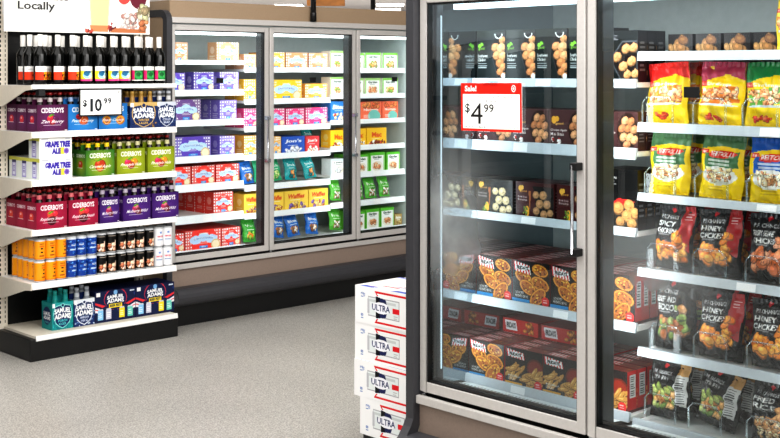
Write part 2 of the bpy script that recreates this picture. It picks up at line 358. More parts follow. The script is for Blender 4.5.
# ------------------------------------------------------------------ reach-in freezers
PITCH, FW = .797, .034
def slab_label(m, x0, x1, y, z0, z1): return m.box(x0, x1, y - .0015, y, z0, z1)
def freezer(name, loc, rz, nd, shelves, label, endside, glassm, liner, ledk, mirror_left=False):
    t = empty(name, loc, rz); tag(t, label, 'freezer')
    Wd = nd * PITCH + .004; D = .95
    x0, x1 = 0.0, Wd
    # shell: back, ceiling and floor of the cold box, outer back and ends
    m = MB(); m.box(x0 + .012, x1 - .012, .80, .83, .30, 1.95); m.box(x0 + .012, x1 - .012, .02, .83, 1.93, 1.955); m.box(x0 + .012, x1 - .012, .02, .83, .30, .33)
    m.box(x1 - .03, x1 - .012, .02, .80, .33, 1.93)
    if not mirror_left: m.box(x0 + .012, x0 + .03, .02, .80, .33, 1.93)
    m.build('cold_box_liner', M[liner], t)
    if mirror_left: MB().box(x0 - .004, x0 + .012, .03, .80, .33, 1.93).build('polished_end_wall', M['mirror'], t)
    MB().box(x0, x1, .83, D, .02, 2.09).build('back_panel', M['tan'], t)
    MB().box(x0, x1, .002, .83, 1.957, 2.095).build('header_panel', M['tan'], t)
    MB().box(x0, x1, -.022, .0, 1.951, 1.988).build('top_rail', M['alu'], t, .003)
    MB().box(x0, x1, .004, .82, .215, .376).build('lower_panel', M['tanlow'], t)
    MB().box(x0, x1, -.018, .004, .374, .405).build('sill_rail', M['alu'], t, .003)
    b = [(-.002, .262)] + [(-.055 - .045 * math.sin(a), .205 + .055 * math.cos(a)) for a in [k * PI / 8 for k in range(9)]] + [(-.002, .135)]
    MB().prism(b, 'x', x0, x1).build('bumper', M['bumper'], t)
    MB().box(x0, x1, .030, .10, 0, .21).build('kick_plate', M['black'], t)
    # black reveal behind and between the doors
    m = MB(); m.box(x0 + .002, x1 - .002, .036, .05, .377, .47); m.box(x0 + .002, x1 - .002, .036, .05, 1.90, 1.9565)
    for i in range(nd + 1): m.box(max(x0, i * PITCH - .03), min(x1, i * PITCH + .034), .036, .05, .47, 1.90)
    m.build('door_reveal', M['gasket'], t)
    for i in range(nd + 1):
        c = min(max(i * PITCH + .002, .024), Wd - .024)
        MB().box(c - .022, c + .022, .051, .125 if i or not mirror_left else .088, .34, 1.92).build('mullion', M['mull'], t, .004)
        if 0 < i < nd or i == 0 and not mirror_left or i == nd or mirror_left:
            sd = 1 if not mirror_left or i == 0 else -1
            if (i == nd and sd > 0): continue
            m = MB(); m.tube([(c + sd * .0255, .072, .50), (c + sd * .0255, .072, 1.86)], .0028, 6)
            m.build('light_tube', M['ledE' if mirror_left and i == 0 else 'led' + ledk], t)
    m = MB(); m.box(x0 + .06, x1 - .06, .13, .16, 1.885, 1.905); m.build('top_light', M['led' + ledk], t)
    # doors
    for i in range(nd):
        d0 = .004 + i * PITCH; d1 = d0 + .788; z0, z1 = .420, 1.940
        m = MB()
        m.box(d0, d0 + FW, -.03, .004, z0, z1); m.box(d1 - FW, d1, -.03, .004, z0, z1)
        m.box(d0 + FW, d1 - FW, -.03, .004, z0, z0 + .038); m.box(d0 + FW, d1 - FW, -.03, .004, z1 - .034, z1)
        fr = m.build('door', M['alu'], t, .003); fr.location = (0, .030, 0)
        MB().box(d0 + FW, d0 + FW + .006, -.024, .004, z0 + .038, z1 - .034).box(d1 - FW - .006, d1 - FW, -.024, .004, z0 + .038, z1 - .034).box(d0 + FW, d1 - FW, -.024, .004, z0 + .038, z0 + .044).box(d0 + FW, d1 - FW, -.024, .004, z1 - .04, z1 - .034).build('gasket', M['gasket'], fr)
        g = MB(); g.q([(0, 0, 0), (.72, 0, 0), (.72, 0, 1.448), (0, 0, 1.448)])
        go = g.build('glass_pane', M[glassm[i]], fr); go.location = (d0 + FW, -.012, z0 + .038)
        hx = d1 - .030
        h = MB().tube([(hx, -.062, 1.03), (hx, -.062, 1.33)], .0055, 8); ho = h.build('handle', M['steel'], fr)
        for zz in (1.035, 1.325): MB().box(hx - .008, hx + .022, -.066, -.03, zz - .013, zz + .013).build('handle_bracket', M['gasket'] if name == 'tall_glass_door_freezer' else M['steel'], fr, .003)
        cxm = (d0 + d1) / 2
        MB().box(cxm - .027, cxm + .027, -.0165, -.0125, 1.563, 1.597, K0).build('black_sticker', M['gasket'], fr)
        MB().box(d0 + .004, d0 + .024, -.024, -.002, .408, .421).build('hinge', M['steel'], fr)
    # shelves: each section its own heights
    for i in range(nd):
        a0, a1 = i * PITCH + (.006 if i or mirror_left else .032), (i + 1) * PITCH - (.003 if i < nd - 1 else .028)
        for k, (zt, zb, fy, fb) in enumerate(shelves[i]):
            m = MB(); m.box(a0, a1, fy + .012, .79, zt - .03, zt - .012)
            sh = m.build('deck' if k == 0 else 'shelf', M['white'], t)
            r = MB(); dz = zt - zb
            r.prism([(fy + .012, zt - .012), (fy + .012, zt), (fy, zt), (fy - .006, zb), (fy + .002, zb), (fy + .006, zt - .02)], 'x', a0, a1)
            r.build('price_rail', M['railf' if mirror_left else 'whiteb'], sh)
            rg = random.Random(i * 10 + k)
            x = a0 + .03
            while x < a1 - .1:
                if rg.random() < .5:
                    MB().q([(x, fy - .0075, zb + .003), (x + .07, fy - .0075, zb + .003), (x + .07, fy - .0025, zt - .003), (x, fy - .0025, zt - .003)]).build('price_ticket', M['ticket'], sh)
                x += rg.uniform(.14, .24)
    # air grille between the glass and the bottom deck
    for i in range(nd):
        a0, a1 = i * PITCH + .03, (i + 1) * PITCH - .03
        cv = Cv(a1 - a0, .20, .004, (.90, .92, .91)); 
        for k in range(42):
            for j in range(5): cv.el((k + .5 + (j % 2) * .5) / 42, .15 + .15 * j, .0085, .0085, (.22, .24, .24))
        g = MB(); g.art(cv, (a0, .075, .432), (a1 - a0, 0, 0), (0, .165 if mirror_left else .188, -.016)); g.build('air_grille', M['gloss'], t)
    # end panel with its dark rounded edge
    for sgn in endside:
        e0, e1 = (-.040, -.003) if sgn < 0 else (Wd + .003, Wd + .04)
        prof = [(-.025, .315), (-.040, .285), (-.062, .255), (-.09, .225), (-.098, .18), (-.06, .15), (.0, .14), (D - .02, .14), (D - .02, 2.03)]
        top = [(.045 - .07 * math.cos(a), 1.96 + .07 * math.sin(a)) for a in [k * PI / 12 for k in range(6, -1, -1)]]
        outer = prof + [(D - .02, 2.03)][:0] + top
        pm = MB().prism(outer, 'x', e0 + .002, e1 - .002).build('end_panel', M['tan'] if name != 'tall_glass_door_freezer' else M['tan_lit'], t)  # near freezer's tan panel, its lit look put into the colour
        # trim: a band following the front and the top
        path = [(D - .02, 2.034)] + top + prof[:6]
        def inset(pt, k):
            pr, nx_ = path[max(0, k - 1)], path[min(len(path) - 1, k + 1)]
            dx, dz = nx_[0] - pr[0], nx_[1] - pr[1]; n = math.hypot(dx, dz)
            return (pt[0] - dz / n * .042, pt[1] + dx / n * .042), (pt[0] + dz / n * .004, pt[1] - dx / n * .004)
        mm = MB()
        I, O = zip(*[inset(q, k) for k, q in enumerate(path)])
        def at(q, h): return (h, q[0], q[1])
        w0, w1 = e0 - .002, e1 + .002
        for k in range(len(path) - 1):
            mm.q([at(O[k], w0), at(O[k + 1], w0), at(O[k + 1], w1), at(O[k], w1)]); mm.q([at(I[k + 1], w0), at(I[k], w0), at(I[k], w1), at(I[k + 1], w1)])
            mm.q([at(I[k], w0), at(I[k + 1], w0), at(O[k + 1], w0), at(O[k], w0)]); mm.q([at(O[k], w1), at(O[k + 1], w1), at(I[k + 1], w1), at(I[k], w1)])
        mm.build('edge_trim', M['bumper'], pm)
    return t
M['railf'] = noisy('grey_price_rail', (.76, .79, .81), .35, 60, .03); M['ticket'] = noisy('paper_ticket', (.96, .96, .96), .6, 200, .03)
M['ledB'] = emit('bright_led_tube', (.95, .99, 1), 5.0); M['ledE'] = emit('dim_led_strip', (.88, .96, 1), 1.1); M['ledF'] = emit('soft_led_tube', (.90, .97, 1), 4.0)

FB = .29   # shelf fronts stand this far behind the door face
BACK0, FRONT0 = Vector((4.285, 6.55, 0)), Vector((3.28, 3.295, 0))
back_sh = [
    [(.438, .417, FB - .02, 0), (.668, .614, FB, 0), (.879, .828, FB, 0), (1.068, 1.023, FB, 0), (1.313, 1.269, FB, 0), (1.517, 1.474, FB, 0), (1.718, 1.686, FB, 0)],
    [(.430, .405, FB - .02, 0), (.643, .603, FB, 0), (.843, .80, FB, 0), (1.054, 1.014, FB, 0), (1.254, 1.214, FB, 0), (1.446, 1.407, FB, 0), (1.668, 1.632, FB, 0)],
    [(.438, .407, FB - .02, 0), (.658, .615, FB, 0), (.874, .832, FB, 0), (1.079, 1.04, FB, 0), (1.276, 1.241, FB, 0), (1.469, 1.434, FB, 0), (1.665, 1.627, FB, 0)]]
front_sh = [
    [(.446, .414, FB - .04, 0), (.755, .722, FB, 0), (1.09, 1.06, FB, 0), (1.373, 1.333, FB, 0), (1.618, 1.586, FB, 0)],
    [(.430, .405, FB - .03, 0), (.675, .645, FB, 0), (.955, .925, FB, 0), (1.218, 1.192, FB, 0), (1.466, 1.433, FB, 0), (1.715, 1.683, FB, 0)]]
fz_back = freezer('wide_glass_door_freezer', BACK0, 0, 3, back_sh, 'far silver freezer bank with three glass doors full of bright boxed foods', (-1, 1), ('glassb',) * 3, 'liner', 'B')
fz_front = freezer('tall_glass_door_freezer', FRONT0, -PI / 2, 2, front_sh, 'near silver freezer with two large glass doors, red sale sign on its glass', (-1, 1), ('glass1', 'glass2'), 'linerd', 'F', True)
def back_at(X, b, z): return (X, 6.55 + b, z)
def front_at(a, b, z): return (3.28 + b, 3.295 - a, z)

# ------------------------------------------------------------------ product artwork
def clr(s): return hexc(s)
def uncrust(w, h, base, bright=W, word=True):
    c = Cv(w, h, .0045, W); b = clr(base); c.check(max(6, round(w / .02)), b, .75)
    c.el(.5, .50, .36, .36, b); c.el(.5, .50, .36, .36, tuple(min(1, x * 1.1) for x in b))
    lb = (.72, .86, .97)
    for du in (-.22, 0, .22): c.el(.5 + du, .62 - abs(du) * .5, .17, .10, lb)
    if word: c.text('Uncrustables', .5, .61, .58, .16, W if bright is W else bright, .05, arc=.06); c.text('Uncrustables', .5, .60, .55, .12, (.30, .48, .78), .01, arc=.06)
    c.text('SMUCKERS', .5, .80, .26, .06, W, .03); c.lines(.36, .66, .28, .42, 2, W, .6)
    c.el(.84, .22, .13, .12, (.86, .75, .55)); c.el(.84, .22, .10, .09, (.95, .90, .78)); c.rect(.38, .62, .08, .2, (.2, .55, .85)); c.text('NEW', .5, .14, .14, .07, W, .02)
    return c
def side_plain(d, h, base, logo=W):
    c = Cv(d, h, .006, clr(base)); c.el(.5, .6, .22, .22, tuple(min(1, x * .6 + .4) for x in clr(base))); c.lines(.2, .8, .12, .35, 3, logo, .5); return c
def unbox(name, w, h, base, d=.115):
    return carton(name, w, d, h, uncrust(w, h, base), side_plain(d, h, base), None, tuple(x * .9 for x in clr(base)))
def garden(w, h, top, food, word='Garden'):
    c = Cv(w, h, .0045, W); c.rect(0, 1, .86, 1, clr(top)); c.rect(.0, .08, 0, 1, clr(top)); c.rect(.92, 1, 0, 1, clr(top), .6)
    c.text(word, .5, .76, .6, .12, (.10, .22, .14), .03); c.lines(.3, .7, .60, .68, 1, (.3, .4, .3)); c.el(.5, .30, .36, .24, (.92, .90, .84)); c.food(.3, .7, .2, .42, 26, .09, [clr(x) for x in food]); return c
def graybox(w, h, base, word, food, wc=W):
    c = Cv(w, h, .0045, clr(base)); c.text(word, .5, .72, .72, .24, wc, .04, shear=.06); c.lines(.25, .75, .46, .56, 2, W, .7); c.food(.2, .85, .1, .36, 18, .09, [clr(x) for x in food]); return c
def pouch(w, h, base, word, food, wc=W, topc=None):
    c = Cv(w, h, .0045, clr(base)); 
    if topc: c.rect(0, 1, .8, 1, clr(topc))
    c.text(word, .5, .68, .7, .14, wc, .03); c.lines(.2, .8, .5, .58, 2, W, .7); c.el(.55, .27, .34, .26, tuple(x * .8 for x in clr(base))); c.food(.28, .8, .14, .4, 22, .1, [clr(x) for x in food]); return c

# far freezer: (proto, description); every box has its front on the rail plane
BX = {}
def bx(key, name, w, h, maker, desc, cat='box', d=.115):
    BX[key] = (name, w, h, maker, desc, cat, d)
ORD = ['first', 'second', 'third', 'fourth', 'fifth', 'sixth', 'seventh']
SHN = ['bottom deck', 'sixth shelf', 'fifth shelf', 'fourth shelf', 'third shelf', 'second shelf', 'top shelf']
DOORN = ['left', 'middle', 'right']
kinds = {
    'U_br': ('brown', 'C98B62'), 'U_pu': ('purple', '5B46A8'), 'U_pb': ('plum', '6B4A86'), 'U_wp': ('lilac', '7A66C8'), 'U_re': ('red', 'E2382E'), 'U_ye': ('yellow', 'F5B921'), 'U_or': ('amber', 'E8A640'), 'U_pk': ('pink', 'E23A7C'), 'U_lb': ('tan', 'D9A679')}
pal_y = ['C9802E', 'E8B765', '8C4A24', '7A5AA0']
def far_art(k, w, h):
    if k.startswith('U_'): return uncrust(w, h, kinds[k][1]), kinds[k][1], kinds[k][0] + ' gingham sandwich box'
    if k == 'jons': c = graybox(w, h, '2A5BC0', "Jon's", ['F0F0F0', 'D8E0EE']); return c, '2A5BC0', 'royal blue dessert box'
    if k == 'redb': c = graybox(w, h, 'D83A40', "Jon's", ['F4E3C8', 'F0F0F0']); return c, 'D83A40', 'small red dessert box'
    if k == 'yel': c = graybox(w, h, 'F2CF4E', 'Waffles', ['D9A44A', '7A62A8', 'E6C07A', 'B55A3A'], (.85, .30, .15)); return c, 'F2CF4E', 'pale yellow waffle box'
    if k == 'wg': return garden(w, h, '7CC04A', ['D9A45A', 'E8C890', '7FA83E']), 'E9EFE0', 'white green-edged snack box'
    if k == 'wp': return garden(w, h, '9ED07A', ['F0B080', 'E89060', '8AB050']), 'F0E8DC', 'white peach-edged snack box'
    if k == 'gr': return garden(w, h, '5CC030', ['E2A070', 'D88A5A', 'EBC09A']), '6CC83C', 'green-edged white meal box'
    if k == 'blu': c = graybox(w, h, '2F86D8', 'Bites', ['F0DFA0', 'E05040', 'F4F0E0']); return c, '2F86D8', 'sky blue snack box'
    if k == 'orr': c = Cv(w, h, .0045, clr('F2724A')); c.food(.1, .9, .7, .95, 22, .09, [clr('C85A2A'), clr('E58A4A')]); c.text('Nuggets', .5, .55, .7, .18, W, .03); c.el(.65, .22, .3, .22, (.45, .74, .70)); c.lines(.15, .5, .1, .3, 3, W, .7); return c, 'F2724A', 'coral orange nugget box'
    if k == 'ylw': c = Cv(w, h, .0045, clr('F8C624')); c.food(.1, .9, .05, .25, 14, .08, [clr('8A3A20'), clr('F4F4F0'), clr('C0502A')]); c.text('Mac', .5, .62, .5, .3, (.90, .35, .10), .04); c.lines(.25, .75, .3, .42, 2, W, .6); return c, 'F8C624', 'bright yellow pasta box'
    if k == 'wht': c = garden(w, h, 'C8D8E0', ['E4E6E4', 'D0D8D8'], 'Light'); return c, 'EEF2F2', 'plain white meal box'
    if k == 'brn': c = graybox(w, h, 'B79A62', 'Bake', ['7A5A2A', 'D8C080']); return c, 'B79A62', 'kraft brown meal box'
pouches = {'teal': ('18A0A4', ['C87A3A', 'E0A050', '0E6A70'], 'teal frozen bag'), 'tgrn': ('2FB07A', ['8AD060', 'C8E090'], 'sea green frozen bag'), 'blub': ('1F6FC8', ['8A5A30', 'E8E0D0', 'A87848'], 'blue frozen bag with fruit picture'), 'grnb': ('3FA83A', ['F0C040', '88C848', 'E8802A'], 'green vegetable bag'), 'grwb': ('58B83C', ['F2EFE6', 'C8B090', 'A07048', 'F6F4EC'], 'green and white frozen bag')}
# (shelf index from the bottom, section, X range, kind, height, rows)
far = [
    (6, 0, 4.50, 4.63, 'U_br', .13, 1), (6, 0, 4.868, 5.055, 'U_lb', .135, 1),
    (5, 0, 4.42, 4.61, 'U_pu', .125, 2), (5, 0, 4.68, 4.848, 'U_pu', .13, 2), (5, 0, 4.893, 5.055, 'U_wp', .13, 2),
    (4, 0, 4.50, 4.735, 'U_pb', .15, 2), (4, 0, 4.893, 5.035, 'U_wp', .14, 3),
    (3, 0, 4.53, 4.82, 'U_pu', .142, 2), (3, 0, 4.893, 5.02, 'U_wp', .135, 3),
    (2, 0, 4.46, 4.655, 'U_re', .13, 2), (2, 0, 4.665, 4.852, 'U_re', .13, 2), (2, 0, 4.866, 5.058, 'U_re', .13, 2),
    (1, 0, 4.842, 5.005, 'U_re', .15, 4),
    (0, 0, 4.45, 4.605, 'U_re', .125, 2), (0, 0, 4.612, 4.905, 'U_re', .135, 3), (0, 0, 4.912, 5.068, 'U_re', .13, 3),
    (6, 1, 5.10, 5.205, 'U_lb', .105, 2), (6, 1, 5.31, 5.465, 'U_or', .12, 2), (6, 1, 5.475, 5.678, 'U_br', .12, 2), (6, 1, 5.69, 5.872, 'U_br', .12, 2),
    (5, 1, 5.10, 5.205, 'U_ye', .15, 2), (5, 1, 5.335, 5.623, 'U_ye', .145, 2), (5, 1, 5.655, 5.868, 'U_or', .115, 2),
    (4, 1, 5.10, 5.215, 'U_pk', .135, 2), (4, 1, 5.30, 5.465, 'U_pk', .13, 2), (4, 1, 5.475, 5.648, 'U_pk', .128, 2), (4, 1, 5.66, 5.868, 'U_pk', .13, 2),
    (3, 1, 5.10, 5.215, 'U_or', .145, 2), (3, 1, 5.34, 5.43, 'U_or', .13, 1), (3, 1, 5.438, 5.652, 'jons', .125, 2), (3, 1, 5.658, 5.79, 'redb', .12, 1),
    (1, 1, 5.10, 5.225, 'yel', .145, 2), (1, 1, 5.33, 5.455, 'yel', .14, 2), (1, 1, 5.46, 5.68, 'yel', .14, 2), (1, 1, 5.69, 5.875, 'yel', .14, 2),
    (6, 2, 5.90, 6.035, 'wp', .14, 1), (6, 2, 6.10, 6.24, 'wg', .125, 1), (6, 2, 6.25, 6.415, 'wg', .13, 2), (6, 2, 6.435, 6.595, 'wg', .13, 2),
    (5, 2, 5.90, 6.035, 'wp', .14, 1), (5, 2, 6.10, 6.235, 'wp', .13, 1), (5, 2, 6.245, 6.41, 'wp', .13, 2), (5, 2, 6.43, 6.60, 'wg', .13, 2),
    (4, 2, 5.90, 6.06, 'blu', .15, 2), (4, 2, 6.20, 6.42, 'orr', .14, 2), (4, 2, 6.43, 6.60, 'orr', .14, 2),
    (3, 2, 5.90, 6.06, 'ylw', .13, 1), (3, 2, 6.14, 6.258, 'ylw', .135, 2), (3, 2, 6.265, 6.475, 'ylw', .135, 2),
    (2, 2, 5.905, 6.05, 'wht', .12, 1), (2, 2, 6.13, 6.285, 'gr', .14, 2), (2, 2, 6.295, 6.455, 'gr', .15, 2), (2, 2, 6.475, 6.62, 'gr', .145, 2),
    (0, 2, 6.13, 6.248, 'gr', .14, 2), (0, 2, 6.258, 6.40, 'gr', .15, 2), (0, 2, 6.41, 6.555, 'gr', .15, 2), (0, 2, 6.565, 6.643, 'brn', .09, 1)]
fb = [(2, 0, 0, 0, 0)][:0] + [
    (2, 1, 5.155, 'blub', -.05), (2, 1, 5.27, 'tgrn', .05), (2, 1, 5.40, 'tgrn', -.1), (2, 1, 5.545, 'teal', .08), (2, 1, 5.73, 'teal', -.12),
    (3, 1, 5.812, 'teal', .1), (0, 1, 5.17, 'grnb', .05), (0, 1, 5.42, 'blub', .15), (0, 1, 5.57, 'blub', -.1), (0, 1, 5.74, 'blub', .1),
    (1, 2, 5.975, 'grwb', .1), (1, 2, 6.20, 'grwb', .06), (1, 2, 6.335, 'grwb', .02), (1, 2, 6.48, 'grwb', .05), (0, 2, 5.97, 'grwb', .1)]
order = {}
for r in far: order.setdefault((r[0], r[1]), []).append((r[2] + r[3]) / 2)
for r in fb: order.setdefault((r[0], r[1]), []).append(r[2])
for k in order: order[k].sort()
cache = {}
def where(sh, sec, X, row, rows):
    k = order[sh, sec].index(X) + 1; n = len(order[sh, sec])
    pos = 'alone' if n == 1 else ('leftmost' if k == 1 else 'rightmost' if k == n else ORD[k - 1] + ' from left')
    r = '' if row == 0 else [' in second row', ' in third row', ' in fourth row'][row - 1]
    return pos, r
DEP = .112
for (sh, sec, xa, xb, k, h, rows) in far:
    w = round(xb - xa - .002, 3); key = (k, round(w, 2), h)
    if key not in cache:
        cv, base, desc = far_art(k, w, h)
        nm = 'frozen_sandwich_box' if k.startswith('U_') else 'frozen_meal_box'
        cache[key] = (carton(nm, w, DEP, h, cv, side_plain(DEP, h, base), None, tuple(x * .92 for x in clr(base)), 'card'), desc)
    pr, desc = cache[key]
    for row in range(rows):
        pos, rr = where(sh, sec, (xa + xb) / 2, row, rows)
        lab = '%s, %s%s, %s, far freezer %s door' % (desc, pos, rr, SHN[sh], DOORN[sec])
        place(pr, back_at((xa + xb) / 2 + R.uniform(-.001, .001), FB + .022 + row * (DEP + .004), back_sh[sec][sh][0] - .0115), R.uniform(-.012, .012), lab, 'boxed frozen foods in the far freezer', 'box')
for (sh, sec, X, k, tilt) in fb:
    key = ('bag', k)
    if key not in cache:
        base, food, desc = pouches[k]; cv = pouch(.145, .17, base, {'blub': 'Bites', 'grnb': 'Veg', 'grwb': 'Fresh'}.get(k, 'Snacks'), food, W)
        cache[key] = (bag('frozen_food_bag', .112, .16, .026, cv, clr(base), 3, .006, 30, 30), desc)
    pr, desc = cache[key]
    pos, rr = where(sh, sec, X, 0, 1)
    place(pr, back_at(X, FB + .02 + (.13 if (sh, sec) == (3, 1) else 0), back_sh[sec][sh][0] - .0105 + .018 + .08 * abs(math.sin(tilt))), R.uniform(-.05, .05), '%s, %s, %s, far freezer %s door' % (desc, pos, SHN[sh], DOORN[sec]), 'frozen food bags in the far freezer', 'bag', rx=-.28, ry=tilt)

# ------------------------------------------------------------------ near freezer, left door
G0 = (.035, .035, .04)
def bun(c, u, v, r, pal, rot=0.0, sq=.78):
    k = np.array(clr(pal)); c.el(u, v, r, r * sq, k * .6, rot); c.el(u - r * .06, v + r * .12, r * .9, r * sq * .86, k, rot); c.el(u - r * .2, v + r * .3, r * .4, r * .3, np.minimum(1, k * 1.18), rot); c.el(u + r * .3, v - r * .2, r * .25, r * .15, k * .75, rot)
def art_eggroll(w, h):
    c = Cv(w, h, .0028, (.11, .125, .115)); c.rect(0, 1, .86, 1, (.15, .16, .15))
    c.el(.12, .70, .06, .05, (.48, .78, .20), .5); c.el(.19, .73, .05, .035, (.48, .78, .20), -.4); c.text('good', .17, .64, .2, .06, (.55, .82, .25), .02)
    c.text('Southwest', .22, .50, .34, .06, W, .02); c.text('Chicken', .19, .42, .28, .06, W, .02); c.lines(.06, .42, .25, .36, 3, (.8, .8, .8), .7)
    c.poly([(.50, .55), (.62, .95), (1, .98), (1, .05), (.74, .03)], (.20, .21, .20)); c.poly([(.53, .55), (.64, .9), (1, .93), (1, .09), (.75, .07)], (.10, .09, .08))
    for u, v, r in ((.90, .80, .12), (.66, .66, .14), (.86, .64, .16), (.72, .50, .15), (.92, .48, .15), (.82, .35, .15), (.93, .27, .13), (.82, .18, .12), (.93, .11, .10)): bun(c, u, v, r, ['C98A58', 'BD7C4C', 'D6A070'][int(u * 100) % 3], .4)
    for a in range(24): c.el(.77 + .12 * math.cos(PI + a * PI / 23), .92 + .08 * math.sin(PI + a * PI / 23), .014, .014, (.85, .88, .86))
    c.el(.94, .1, .07, .07, (.85, .86, .85)); return c
def art_potsticker(w, h):
    c = Cv(w, h, .0028, (.30, .19, .18)); c.el(.14, .72, .07, .08, (.86, .62, .22)); c.el(.22, .75, .05, .06, (.86, .62, .22)); c.text('good', .28, .62, .2, .09, (.90, .72, .35), .02)
    c.text('Chicken Apple', .26, .44, .42, .08, W, .02); c.text('Mini Bites', .22, .34, .34, .08, W, .02); c.food(.1, .3, .05, .22, 12, .045, [clr('B03028'), clr('E8E0D8'), clr('3A2A22')])
    c.el(.76, .5, .25, .36, (.16, .10, .09)); 
    for u, v in ((.70, .76), (.84, .74), (.62, .56), (.77, .56), (.91, .54), (.66, .34), (.81, .34), (.92, .28), (.74, .15)): bun(c, u, v, .10, ['B98258', 'C99468', 'AA7248'][int(v * 100) % 3], .7)
    return c
def art_bun(w, h, bg, logo, pale):
    c = Cv(w, h, .0028, bg); c.el(.12, .82, .05, .055, logo); c.el(.17, .84, .04, .045, logo); c.text('good', .20, .74, .18, .07, logo, .02)
    c.text('Pork Soup', .18, .58, .24, .06, W, .01); c.text('Dumplings', .18, .50, .24, .06, W, .01)
    c.poly([(.34, .75), (.40, .75), (.38, .25), (.36, .25)], (.62, .38, .20)); c.el(.30, .2, .06, .1, (.93, .68, .18)); c.food(.18, .30, .05, .3, 10, .03, [clr('5A7A30'), clr('86A040')])
    c.poly([(.44, .9), (.52, .6), (.5, .05), (.98, .02), (.98, .9)], (.05, .045, .045))
    for u, v, r in ((.53, .66, .085), (.72, .66, .10), (.63, .42, .10), (.82, .42, .10), (.54, .22, .09), (.74, .14, .10), (.90, .2, .08)): bun(c, u, v, r, pale, .3, .95)
    return c
def art_fridays(w, h, mozz=False):
    bg = (.075, .065, .06); c = Cv(w, h, .0024, bg)
    if not mozz:
        for u, v, r, rot in ((.74, .82, .22, -.2), (.30, .63, .24, -.35), (.74, .52, .25, -.3), (.30, .50, .0001, 0), (.44, .36, .0001, 0), (.42, .40, .24, -.45), (.68, .22, .26, .75)):
            if r < .01: continue
            c.el(u, v, r, r * .58, (.42, .20, .05), rot); c.el(u, v, r * .95, r * .53, (.86, .58, .20), rot); c.el(u, v, r * .82, r * .42, (.66, .38, .14), rot)
            for k in range(26):
                a = c.rng.uniform(0, 2 * PI); q = c.rng.random() ** .5 * .75; x, y = math.cos(a) * q * r, math.sin(a) * q * r * .5
                X, Y = x * math.cos(rot) - y * math.sin(rot), x * math.sin(rot) + y * math.cos(rot)
                c.el(u + X, v + Y * w / h, .022, .018, c.rng.choice([(.35, .14, .05), (.90, .70, .30), (.52, .22, .10), (.75, .42, .16)]))
    else:
        c.el(.80, .56, .22, .20, (.35, .10, .05)); c.el(.80, .57, .18, .15, (.50, .13, .06))
        for k in range(26):
            u, v = c.rng.uniform(.08, .95), c.rng.uniform(.14, .52); rot = c.rng.uniform(-.2, 1.1)
            c.el(u, v, .15, .05, (.40, .24, .08), rot); c.el(u, v + .01, .14, .042, (.76, .54, .24), rot); c.el(u - .02, v + .02, .06, .015, (.90, .72, .42), rot)
    # striped ribbon logo
    L = [(.03, .98), (.46, .90), (.50, .70), (.06, .76)] if not mozz else [(.03, .96), (.50, .90), (.53, .72), (.06, .76)]
    c.poly(L, (.90, .88, .86))
    for k in range(7):
        u = .02 + k * .075; t = [(u, 1.0), (u + .035, 1.0), (u + .085, .66), (u + .05, .66)]
        m0 = c.img.copy(); c.poly(t, (.82, .10, .12)); lm = Cv(w, h, .0024, (0, 0, 0)).poly(L, (1, 1, 1)).img[..., :1] > .5; c.img = np.where(lm, c.img, m0)
    c.el(.275, .835, .185, .05, W); c.text('FRIDAYS', .275, .835, .32, .085, (.08, .07, .07), .05)
    c.text('LOADED' if not mozz else 'MOZZARELLA', .20 if not mozz else .25, .27, .22 if not mozz else .34, .055, (.85, .85, .83), .02); c.text('POTATO SKINS' if not mozz else 'STICKS', .25 if not mozz else .18, .19, .34 if not mozz else .2, .06, W, .02)
    c.rect(.0, .46, .06, .12, (.15, .55, .78) if not mozz else (.90, .65, .15)); c.el(.88, .14, .10, .10, (.85, .15, .15)); c.lines(.82, .94, .10, .2, 2, W, .7)
    return c
def top_fridays(w, d):
    c = Cv(w, d, .004, (.42, .10, .08)); c.poly([(.06, .9), (.5, .9), (.54, .2), (.1, .2)], (.85, .80, .78)); c.food(.55, .95, .2, .8, 8, .05, [clr('8A5020'), clr('5A2A14')])
    for k in range(5): c.poly([(.08 + k * .09, .9), (.12 + k * .09, .9), (.15 + k * .09, .2), (.11 + k * .09, .2)], (.75, .12, .12))
    return c
def side_fridays(d, h):
    c = Cv(d, h, .0035, (.72, .10, .10)); c.rect(.25, .85, .35, .9, (.80, .80, .80)); c.lines(.3, .8, .38, .88, 9, (.2, .2, .2), .8); c.rect(0, 1, 0, .06, (.3, .05, .05)); return c
def side_dark(d, h, col):
    c = Cv(d, h, .004, col); c.lines(.2, .8, .2, .8, 7, (.75, .75, .75), .5); return c
w1, w2, w3, w4 = .150, .182, .19, .186
p_egg = carton('egg_roll_box', w1, .055, .20, art_eggroll(w1, .20), side_dark(.055, .2, (.12, .13, .12)), None, (.13, .14, .13), 'gloss')
p_pot = carton('mini_bites_box', w2, .05, .14, art_potsticker(w2, .14), side_dark(.05, .14, (.28, .17, .16)), None, (.30, .19, .18), 'gloss')
p_bn1 = carton('soup_dumpling_box', w3, .05, .14, art_bun(w3, .14, (.10, .075, .07), (.88, .66, .25), 'CDB88E'), side_dark(.05, .14, (.10, .07, .07)), None, (.12, .09, .08), 'gloss')
p_bn2 = carton('soup_dumpling_box', w3, .05, .14, art_bun(w3, .14, (.26, .09, .09), (.88, .66, .25), 'B08458'), side_dark(.05, .14, (.24, .08, .08)), None, (.24, .08, .08), 'gloss')
